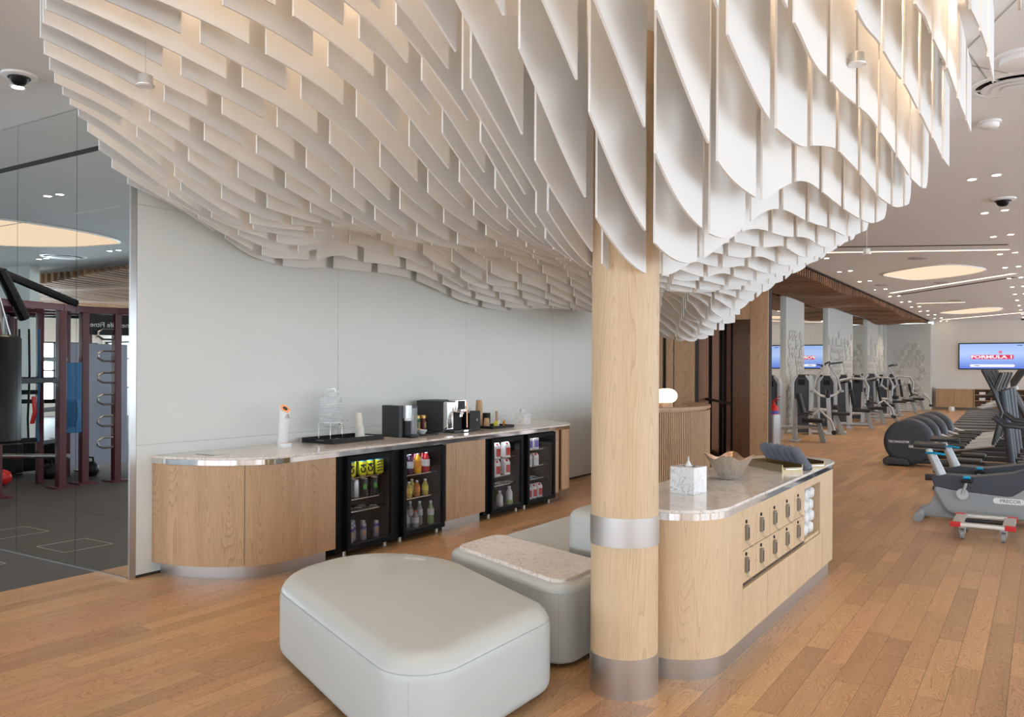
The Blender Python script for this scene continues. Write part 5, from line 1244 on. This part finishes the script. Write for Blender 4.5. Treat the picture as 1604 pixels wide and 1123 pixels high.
# ================================================================== FAR WALL
tv = thing('wall_screen', 'wide wall-mounted screen with red caption on the far wall', 'screen', (-1.75, 39.1, 2.2))
MB().box(-2.98, -.53, 39.12, 39.19, 1.66, 2.74).build('housing', m_black, tv, bevel=.01)
ms = bpy.data.materials.new('screen_image'); ms.use_nodes = True; nt = ms.node_tree; nt.nodes.clear()
o_ = nt.nodes.new('ShaderNodeOutputMaterial'); e_ = nt.nodes.new('ShaderNodeEmission'); c_ = nt.nodes.new('ShaderNodeValToRGB'); g_ = nt.nodes.new('ShaderNodeNewGeometry'); s_ = nt.nodes.new('ShaderNodeSeparateXYZ'); m_ = nt.nodes.new('ShaderNodeMapRange')
nt.links.new(g_.outputs['Position'], s_.inputs[0]); nt.links.new(s_.outputs[2], m_.inputs[0]); m_.inputs[1].default_value = 1.7; m_.inputs[2].default_value = 2.7
nt.links.new(m_.outputs[0], c_.inputs[0]); E_ = c_.color_ramp.elements; E_[0].color = (.13, .22, .72, 1); E_[1].color = (.35, .50, .90, 1); k_ = E_.new(.35); k_.color = (.32, .46, .88, 1); k_ = E_.new(.6); k_.color = (.48, .62, .95, 1)
nt.links.new(c_.outputs[0], e_.inputs[0]); e_.inputs[1].default_value = 1.0; nt.links.new(e_.outputs[0], o_.inputs[0])
MB().box(-2.94, -.57, 39.112, 39.121, 1.70, 2.70).build('screen', ms, tv)
m_sred = emit('caption_red', (.80, .06, .12), .9); m_swh = emit('caption_white', (.95, .93, 1), .95); m_sdk = emit('caption_dark', (.05, .06, .15), .6)
MB().box(-2.53, -1.02, 39.108, 39.111, 2.08, 2.25).build('caption_band', m_sred, tv)
def wt_(s, x, z, size, m, sx=1.0): text(s, size, m, tv, frame((x, 39.106, z), (1, 0, 0), (0, 0, 1)), ext=.001, bold=.006, sx=sx)
wt_('FORMULA 1', -1.78, 2.165, .17, m_swh, 1.65); wt_('IS', -1.48, 2.36, .13, m_sred, 1.3)
MB().rings([[(x, y, z) for x, z in rpoly([(-2.56, 1.76), (-.98, 1.76), (-.98, 1.87), (-2.56, 1.87)], .05, 0, 5)] for y in (39.111, 39.107)]).build('caption_bar', m_swh, tv)
MB().box(-2.40, -2.22, 39.103, 39.107, 1.805, 1.825).box(-.90, -.72, 39.104, 39.108, 2.62, 2.645).build('caption_mark', m_sdk, tv)
sb = thing('low_cabinet', 'low oak wall cabinet under the screen at the far end', 'cabinet', (-3.0, 38.95, 0))
MB().box(-3.78, -2.42, 38.75, 39.19, .10, .86).build('carcass', m_oak, sb)
for k in range(2): MB().box(-3.78+.68*k+.004, -3.10+.68*k-.004, 38.73, 38.75, .10, .83).build('door', m_oak, sb)
MB().box(-3.80, -2.40, 38.72, 39.19, .86, .89).build('top', m_white, sb)
shf = thing('open_shelves', 'dark open shelf unit with oak dividers behind the treadmills', 'shelf', (-1.4, 38.95, 0))
MB().box(-2.40, .6, 39.10, 39.19, .10, .86).build('back', m_dkwood, shf)
mb = MB()
for k in range(6): mb.box(-2.40+.598*k, -2.37+.598*k, 38.75, 39.10, .10, .86)
for z in (.10, .38, .62, .84): mb.box(-2.37, .6, 38.75, 39.10, z, z+.025)
mb.build('divider', m_oak, shf)
for k, (x, z) in enumerate(((-2.1, .405), (-1.5, .405), (-2.1, .645), (-.95, .405))):
    tag(MB().box(x-.11, x+.11, 38.80, 39.0, z, z+.10).build('white_box', m_white, bevel=.01), 'small white box on the dark open shelves at far wall', 'box', 'white boxes on the far shelves')
tag(MB().lathe((-3.1, 37.6, 0), [(.10, 0), (.11, .02), (.10, .16), (.08, .17)], 20).build('white_bin', m_white, sm=40), 'tiny white tub on the floor before the far low cabinet', 'tub')

# ================================================================== CEILING THINGS
def slats(name, label, x0, x1, y0, y1, z, pitch, along, m, maxn=290):
    t = thing(name, label, 'slatted ceiling', ((x0+x1)/2, (y0+y1)/2, z)); n = 22
    u0, u1, w0, w1 = (x0, x1, y0, y1) if along == 'x' else (y0, y1, x0, x1)
    k = 0; w = w0
    while w < w1:
        v = []; f = []
        for i in range(n+1):
            u = u0+(u1-u0)*i/n
            zz = z+.055*math.sin(u*1.5+w*.55)+.03*math.sin(w*1.25-u*.9)
            for (ww, q) in ((w, zz), (w+pitch*.4, zz), (w+pitch*.4, z+.15), (w, z+.15)):
                v.append((u, ww, q) if along == 'x' else (ww, u, q))
        for i in range(n):
            p = 4*i
            for a in range(4): f.append((p+a, p+(a+1) % 4, p+4+(a+1) % 4, p+4+a))
        f += [(0, 1, 2, 3), (4*n+3, 4*n+2, 4*n+1, 4*n)]
        mb = MB(); mb.add(v, f); mb.build('slat', m, t); w += pitch; k += 1
    return t
slats('slat_ceiling', 'wavy walnut slat ceiling over the strength machines', GX+.08, -4.0, 15.0, 38.1, 3.47, .19, 'x', m_slat)
struct('trim_3', MB().box(GX-.2, -3.97, 15.0, 38.2, 3.63, CZ-.002), mat('dark_plenum', (.03, .018, .012), .8))
m_slaty = wood('walnut_slat_b', (.38, .21, .11), (.33, .17, .085), (.2, .10, .05), 'Y', rough=.5, ring=2, cath=.3, objvar=True)
slats('slat_ceiling', 'wavy walnut slat ceiling seen only in the mirror', -26.5, -12.5, -8.7, -2.1, 3.42, .24, 'y', m_slaty)
# downlights
dlp = thing('downlight', 'small recessed downlight in the white ceiling', 'downlight', (0, 0, CZ), 0, 'recessed downlights in the ceiling')
MB().lathe((0, 0, -.006), [(.055, 0), (.055, .006), (.042, .006), (.040, .0)], 20).build('trim_ring', m_white, dlp, world=False, sm=40)
MB().lathe((0, 0, -.0065), [(.042, 0), (.001, .0005)], 20).build('lens', m_down, dlp, world=False)
spots = []
for k in range(14):
    y = 10.25+2.27*k
    if y < 38.8: spots += [(-.66, y), (-.43, y-.1)]
    if 15.9 < y+5.7 < 38.8: spots += [(-3.62, y+5.95), (-3.38, y+5.85)]
for k in range(8):
    spots += [(2.3, -5+5.5*k), (2.6, -5+5.5*k), (4.6, -5+5.5*k)]
spots += [(-10.16, 2.04), (-9.93, 2.02), (-14.01, -1.16), (-13.78, -1.18), (-16.27, -1.13), (-16.03, -1.14), (-6.39, 3.26), (-2.0, -3), (-2.3, -3), (-5, -4), (-5.3, -4), (-8, -4), (-8.3, -4), (-8.3, .5), (-11, -4), (2.2, 2.5), (1.5, 6.0), (1.5, 9.0)]
dlp.location = (spots[0][0], spots[0][1], CZ)
for x, y in spots[1:]: dup(dlp, (x, y, CZ))
wz = lambda x, y: 3.47+.055*math.sin(x*1.5+y*.55)+.03*math.sin(y*1.25-x*.9)
sl_ = thing('downlight', 'small recessed downlight in the walnut slats', 'downlight', (0, 0, 3.45), 0, 'downlights in the walnut slats')
MB().lathe((0, 0, .008), [(.034, 0), (.001, .001)], 16).build('lens', m_down, sl_, world=False)
MB().lathe((0, 0, .009), [(.038, -.006), (.038, .20)], 12).build('can', m_dkwood, sl_, world=False)
q = [(-5.05, 19.2+1.9*k) for k in range(10)]+[(-4.80, 19.2+1.9*k) for k in range(10)]
sl_.location = (q[0][0], q[0][1], wz(*q[0])-.01)
for x, y in q[1:]: dup(sl_, (x, y, wz(x, y)-.01))
# real light from a few of the lamps
def spotl(x, y, z, p, col=(1, .80, .60), ang=130):
    l = bpy.data.lights.new('lamp_light', 'SPOT'); l.energy = p; l.color = col; l.spot_size = R(ang); l.spot_blend = .8; l.shadow_soft_size = .12
    o = bpy.data.objects.new('lamp_light', l); link(o); o.location = (x, y, z); return o
for k in range(6):
    spotl(-.55, 12.4+4.5*k, CZ-.03, 130)
    if k < 5: spotl(-3.5, 16.2+4.5*k, CZ-.03, 130)
for (x, y) in ((2.4, .5), (2.4, 6), (-2.2, -3), (-5.2, -4), (-8.3, .5), (-10.1, 2.0), (-13.9, -1.16), (-7, 2.2)): spotl(x, y, CZ-.03, 120)
for y in (19.5, 25, 31, 36): spotl(-4.95, y, 3.36, 60)
# rounded warm light coffers
def oval(label, pts, z=CZ):
    t = thing('light_coffer', label, 'ceiling light', (sum(p[0] for p in pts)/len(pts), sum(p[1] for p in pts)/len(pts), z))
    n = len(pts); cv = []
    for i in range(n):      # closed Catmull-Rom
        p0, p1, p2, p3 = [Vector(pts[(i+k-1) % n]) for k in range(4)]
        for k in range(8):
            s = k/8; cv.append(tuple(.5*((2*p1)+(p2-p0)*s+(2*p0-5*p1+4*p2-p3)*s*s+(3*p1-p0-3*p2+p3)*s**3)))
    MB().rings([[(x, y, z-.004) for x, y in cv], [(x, y, z-.0005) for x, y in cv]]).build('diffuser', m_oval, t)
    MB().tube([(x, y, z-.012) for x, y in cv]+[(*cv[0], z-.012)], .011, 6, cap=False).build('rim', m_white, t)
    return t
oval('leaf-shaped warm light coffer in the ceiling beyond the canopy', [(-2.90, 19.3), (-2.3, 18.5), (-1.73, 18.15), (-1.3, 18.5), (-1.0, 19.5), (-1.5, 20.4), (-2.37, 20.9), (-2.75, 20.2)])
oval('smaller leaf-shaped light coffer nearer the far wall', [(-3.10, 33.0), (-2.3, 31.6), (-1.66, 31.0), (-1.15, 31.6), (-1.4, 33.2), (-2.43, 34.1)])
oval('large warm oval light coffer seen in the mirror', [(-12.82, -.60), (-12.35, .3), (-12.3, 1.6), (-12.9, 2.2), (-14.4, 1.6), (-15.0, .4), (-14.3, -.35), (-13.5, -.62)])
def linear(label, a, b, w, m, name='linear_light', cat='ceiling light'):
    t = thing(name, label, cat, ((a[0]+b[0])/2, (a[1]+b[1])/2, CZ)); d = Vector((b[0]-a[0], b[1]-a[1])); n = Vector((-d.y, d.x)).normalized()*w/2
    MB().prism([(a[0]-n.x, a[1]-n.y), (b[0]-n.x, b[1]-n.y), (b[0]+n.x, b[1]+n.y), (a[0]+n.x, a[1]+n.y)], CZ-.004, CZ-.0005).build('diffuser' if cat == 'ceiling light' else 'opening', m, t)
    n *= 1.35
    for s in (1, -1) if cat == 'ceiling light' else (): MB().prism([(a[0]+s*n.x-n.x*.15, a[1]+s*n.y-n.y*.15), (b[0]+s*n.x-n.x*.15, b[1]+s*n.y-n.y*.15), (b[0]+s*n.x+n.x*.15, b[1]+s*n.y+n.y*.15), (a[0]+s*n.x+n.x*.15, a[1]+s*n.y+n.y*.15)], CZ-.006, CZ-.0005).build('flange', m_white, t)
linear('long straight linear light just beyond the canopy', (-3.25, 15.3), (-.50, 16.5), .09, m_line)
linear('long dark air slot beside the first linear light', (-3.0, 14.7), (-.50, 15.85), .09, m_blackm, 'air_slot', 'air vent')
linear('second linear light beyond the first light coffer', (-3.45, 24.2), (-.55, 20.6), .12, m_line)
linear('dark air slot parallel to the second linear light', (-3.40, 25.0), (-.55, 21.4), .12, m_blackm, 'air_slot', 'air vent')
linear('third linear light near the far wall', (-3.5, 37.9), (-.6, 34.4), .14, m_line)
linear('fourth linear light before the smaller coffer', (-3.3, 28.3), (-2.0, 28.5), .10, m_line)
def diffuser(x, y, r, label):
    t = thing('air_diffuser', label, 'air vent', (x, y, CZ))
    MB().lathe((x, y, CZ-.012), [(r, .012), (r*.98, .002), (r*.86, 0), (r*.84, .012)], 40).build('outer_ring', m_white, t, sm=40)
    for k, q in enumerate((.74, .54, .34)): MB().lathe((x, y, CZ-.02-.006*k), [(r*q, 0), (r*(q-.10), .012), (r*(q-.14), .012), (r*(q-.03), -.002)], 36).build('cone_ring', m_white, t, sm=40)
    MB().lathe((x, y, CZ-.03), [(r*.12, 0), (r*.03, .012)], 20).build('centre', m_white, t, sm=40)
    MB().lathe((x, y, CZ-.002), [(r*.84, 0), (.001, .001)], 36).build('dark_throat', m_blackm, t)
    mb = MB()
    for k in range(6): a = k*PI/3; mb.bc((x+r*.5*math.cos(a), y+r*.5*math.sin(a), CZ-.008), (r*.8, .01, .012), rz=a)
    mb.build('spoke', m_white, t)
diffuser(-.18, 7.02, .30, 'large round ringed air diffuser at upper right')
diffuser(-15.5, -1.17, .40, 'round air diffuser seen in the mirror')
for (x, y, lab) in ((-1.95, 16.95, 'round ceiling speaker grille before the first light coffer'), (-2.02, 21.9, 'round ceiling speaker grille beyond the first light coffer'), (-3.3, 21.8, 'round ceiling speaker grille near the walnut slats'), (-2.2, 27.6, 'round ceiling speaker grille half way along the gym')):
    t = thing('speaker_grille', lab, 'ceiling speaker', (x, y, CZ)); MB().lathe((x, y, CZ-.012), [(.17, .012), (.17, .004), (.15, 0), (.001, 0)], 28).build('grille', mat('grille_grey', (.50, .48, .47), .7), t, sm=40)
def puck(x, y, r, h, name, label, cat):
    t = thing(name, label, cat, (x, y, CZ)); MB().lathe((x, y, CZ-h), [(r*.75, 0), (r, h*.25), (r, h*.7), (r*1.25, h*.72), (r*1.25, h)], 26).build('body', m_white, t, sm=50); return t
puck(-.11, 6.42, .15, .07, 'ceiling_speaker', 'white dome speaker at the right edge beside the ringed diffuser', 'ceiling speaker')
t = puck(-.38, 7.95, .065, .06, 'smoke_detector', 'white smoke detector below the ringed air diffuser', 'smoke detector'); MB().lathe((-.44, 7.99, CZ-.035), [(.03, 0), (.04, .02), (.04, .035)], 16).build('side_sensor', m_white, t, sm=40)
def dome_cam(x, y, label, s=1.0):
    t = thing('dome_camera', label, 'security camera', (x, y, CZ))
    MB().lathe((x, y, CZ-.018*s), [(.085*s, 0), (.10*s, .006*s), (.10*s, .018*s)], 28).build('base', m_white, t, sm=50)
    MB().lathe((x, y, CZ-.018*s-.05*s), [(.004, 0), (.030*s, .006*s), (.048*s, .022*s), (.056*s, .05*s)], 24).build('dome', m_black, t, sm=70)
    MB().lathe((x, y, CZ-.024*s), [(.064*s, 0), (.064*s, .006*s)], 24).build('collar', m_dark, t, sm=40)
dome_cam(-6.12, 3.13, 'black dome security camera on the ceiling at upper left', 1.15)
dome_cam(-.42, 11.6, 'black dome security camera on the ceiling at right', 1.4)
dome_cam(-.7, 38.2, 'small black dome camera by the far wall', 1.2)
for (x, y) in ((-3.0, 13.8), (-3.6, 23.0), (-1.0, 9.2), (-2.6, 29.5)):
    t = thing('sprinkler', 'small white sprinkler head in the ceiling', 'sprinkler', (x, y, CZ), 0, 'ceiling sprinkler heads'); MB().lathe((x, y, CZ-.012), [(.03, 0), (.04, .012)], 14).build('plate', mat('grille_grey', (.50, .48, .47), .7), t)

# ================================================================== FREE-WEIGHT RIG (left of frame, seen in the mirror)
rg = thing('training_rig', 'burgundy steel training rig with rungs, bands and cable column, reflected in the mirror', 'training rig', (-11, .8, 0))
def pst(x, y, h=2.34, s=.10):
    return MB().box(x-s/2, x+s/2, y-s/2, y+s/2, 0, h).build('post', m_burg, rg, bevel=.008)
posts = [(-10.95, 1.42), (-11.10, 1.02), (-10.98, .62), (-10.75, .28), (-12.2, 1.75), (-12.9, 1.1), (-12.4, .2), (-11.7, -.5), (-10.7, 2.35), (-13.4, .8)]
for p in posts: pst(*p); MB().box(p[0]-.13, p[0]+.13, p[1]-.13, p[1]+.13, 0, .02).build('foot_plate', m_burg, rg)
def beam(a, b, z, m=m_burg, s=.09, name='beam'):
    d = Vector((b[0]-a[0], b[1]-a[1], 0)); return MB().bc(((a[0]+b[0])/2, (a[1]+b[1])/2, z), (d.length, s, s), rz=math.atan2(d.y, d.x)).build(name, m, rg, bevel=.006)
beam(posts[0], posts[1], 2.38); beam(posts[1], posts[2], 2.38); beam(posts[2], posts[3], 2.38); beam(posts[4], posts[1], 2.38); beam(posts[5], posts[2], 2.38); beam(posts[6], posts[3], 2.38); beam(posts[7], posts[6], 2.38); beam(posts[8], posts[0], 2.38); beam(posts[8], posts[4], 2.38)
beam(posts[4], posts[5], 2.38, m_black); beam(posts[5], posts[6], 2.38, m_black)
beam(posts[8], posts[0], 1.42, m_black, .07, 'cross_bar'); beam(posts[1], posts[4], 1.42, m_black, .07, 'cross_bar'); beam(posts[4], posts[8], .85, m_black, .07, 'cross_bar')
MB().tube([(-11.05, 1.25, .40), (-12.3, 2.1, .40)], .03, 8).build('rail', m_steel, rg, sm=50)
# black angled boom with punching-bag hanger
MB().tube([(-10.3, 3.0, 2.72), (-10.6, 2.5, 2.78), (-11.0, 1.2, 2.45)], .055, 8).tube([(-10.62, 2.35, 2.75), (-10.75, 2.0, 2.2)], .07, 8).build('boom', m_black, rg, sm=40)
for p in ((-11.6, 1.35), (-12.0, .75), (-11.9, 2.3), (-13.0, 2.2)):
    pst(*p, s=.08)
for (a_, b_, z_) in (((-11.6, 1.35), (-12.0, .75), .55), ((-11.6, 1.35), (-12.0, .75), 1.0), ((-11.6, 1.35), (-12.0, .75), 1.7), ((-11.9, 2.3), (-11.6, 1.35), 1.25), ((-11.9, 2.3), (-11.6, 1.35), .6), ((-13.0, 2.2), (-11.9, 2.3), 2.0), ((-13.0, 2.2), (-12.0, .75), 1.1)):
    beam(a_, b_, z_, m_black, .06, 'cross_bar')
for k in range(7):
    x, y = -11.35-.13*k, 1.5+.06*k
    MB().tube([(x, y, 2.1), (x+.02, y, 1.5), (x-.02, y, .9), (x, y, .6)], .016, 6).build('hanging_strap', m_black if k % 3 else m_blue, rg, sm=60)
for k in range(4):
    MB().bc((-12.6-.1*k, 1.3-.35*k, .28+.0*k), (.42, .30, .42)).build('storage_bin', m_black, rg, bevel=.02)
# D-shaped grips up two posts
for k in range(6):
    z = .55+k*.30
    for (x, y) in ((-11.0, .82),):
        MB().tube([(x+.02, y-.20, z-.07), (x+.02, y-.0, z-.07), (x+.02, y+.07, z-.03), (x+.02, y+.07, z+.03), (x+.02, y, z+.07), (x+.02, y-.20, z+.07)], .016, 6).build('grip_rung', m_steel, rg, sm=60)
for (a, b, zz) in ((posts[1], posts[2], 2.18), (posts[2], posts[3], 2.18)):
    d = Vector((b[0]-a[0], b[1]-a[1], 0)); cxy = Vector(((a[0]+b[0])/2, (a[1]+b[1])/2, zz)); nrm = Vector((-d.y, d.x, 0)).normalized()
    if nrm.dot(Vector((1, .6, 0))) < 0: nrm = -nrm
    pl = MB().bc(tuple(cxy), (d.length*.98, .03, .28), rz=math.atan2(d.y, d.x)).build('name_plate', m_black, rg)
    xd = Vector((0, 0, 1)).cross(nrm)
    text('Life Fitness', .095, m_mgrey, pl, frame(cxy+nrm*.02, xd, (0, 0, 1)), ext=.002)
MB().bc((-11.12, 1.18, 1.18), (.10, .30, .95), rz=.1).build('blue_mat', m_blue, rg, bevel=.01)
for (x, y, z, m, nm) in ((-11.6, 1.75, .95, m_green, 'green_band'), (-11.4, 1.52, 1.0, m_red, 'red_band'), (-11.0, 1.15, .95, m_blue, 'blue_band'), (-12.0, 1.9, 1.15, m_blue, 'blue_band')):
    mb = MB()
    for k in range(3): mb.tube([(x+.03*k, y+.03*k, z+.2), (x+.03*k+.03, y+.03*k, z), (x+.03*k, y+.03*k+.02, z-.16)], .018, 6)
    mb.build(nm, m, rg, sm=60)
for k in range(5):
    z = .35+.22*k
    tag(MB().lathe((-12.5+.0*k, 1.55, z), [(.02, -.12), (.12, -.06), (.12, .06), (.02, .12)], 14).build('medicine_ball', m_blackm if k % 2 else m_mgrey, sm=60), 'black or grey medicine ball in the rig, reflected in the mirror', 'ball', 'medicine balls in the rig')
MB().lathe((-10.72, .02, 0), [(.045, 0), (.045, 2.1)], 16).build('cable_column', m_steel, rg, sm=50)
MB().box(-11.1, -10.85, -.35, -.05, .0, 1.15).build('weight_stack', m_black, rg, bevel=.01)
MB().bc((-10.8, .12, 2.0), (.25, .25, .10)).build('pulley_head', m_burg, rg, bevel=.02)
# grey-blue panel, kettlebells and ball on the floor
tag(MB().box(-12.3, -12.22, -.35, .75, .1, 1.95).build('grey_board', mat('board_grey', (.38, .40, .50), .6)), 'tall pale blue-grey board behind the rig, reflected in the mirror', 'board')
bagt = thing('punching_bag', 'black punching bag on chains at left edge of the mirror', 'punching bag', (-10.15, 2.62, .75))
MB().lathe((-10.15, 2.62, .72), [(.20, 0), (.25, .03), (.25, 1.20), (.21, 1.24)], 28).build('bag', m_black, bagt, sm=50)
mb = MB()
for k in range(4):
    a = k*PI/2; mb.tube([(-10.15+.15*math.cos(a), 2.62+.15*math.sin(a), 1.95), (-10.15, 2.62, 2.5)], .012, 6)
mb.tube([(-10.15, 2.62, 2.5), (-10.3, 2.95, 2.75)], .02, 6).build('chain', m_steel, bagt)
tag(MB().lathe((-11.75, 1.75, .01), [(.02, 0), (.09, .04), (.11, .10), (.09, .17), (.02, .21)], 20).build('exercise_ball', m_red, sm=70), 'red ball on the rubber floor by the rig, reflected in the mirror', 'ball')
for k, (x, y) in enumerate(((-12.0, 1.0), (-11.8, .5), (-13.2, 1.6), (-14.0, .8))):
    t = thing('kettlebell', 'black kettlebell on the rubber floor by the rig', 'kettlebell', (x, y, 0), 0, 'kettlebells by the rig')
    MB().lathe((x, y, 0), [(.08, 0), (.12, .06), (.11, .15), (.05, .21)], 16).build('bell', m_black, t, sm=60); MB().tube([(x-.07, y, .18), (x-.06, y, .27), (x+.06, y, .27), (x+.07, y, .18)], .016, 6).build('handle', m_black, t, sm=60)
# ================================================================== light in the canopy region of the ceiling: see led_strip
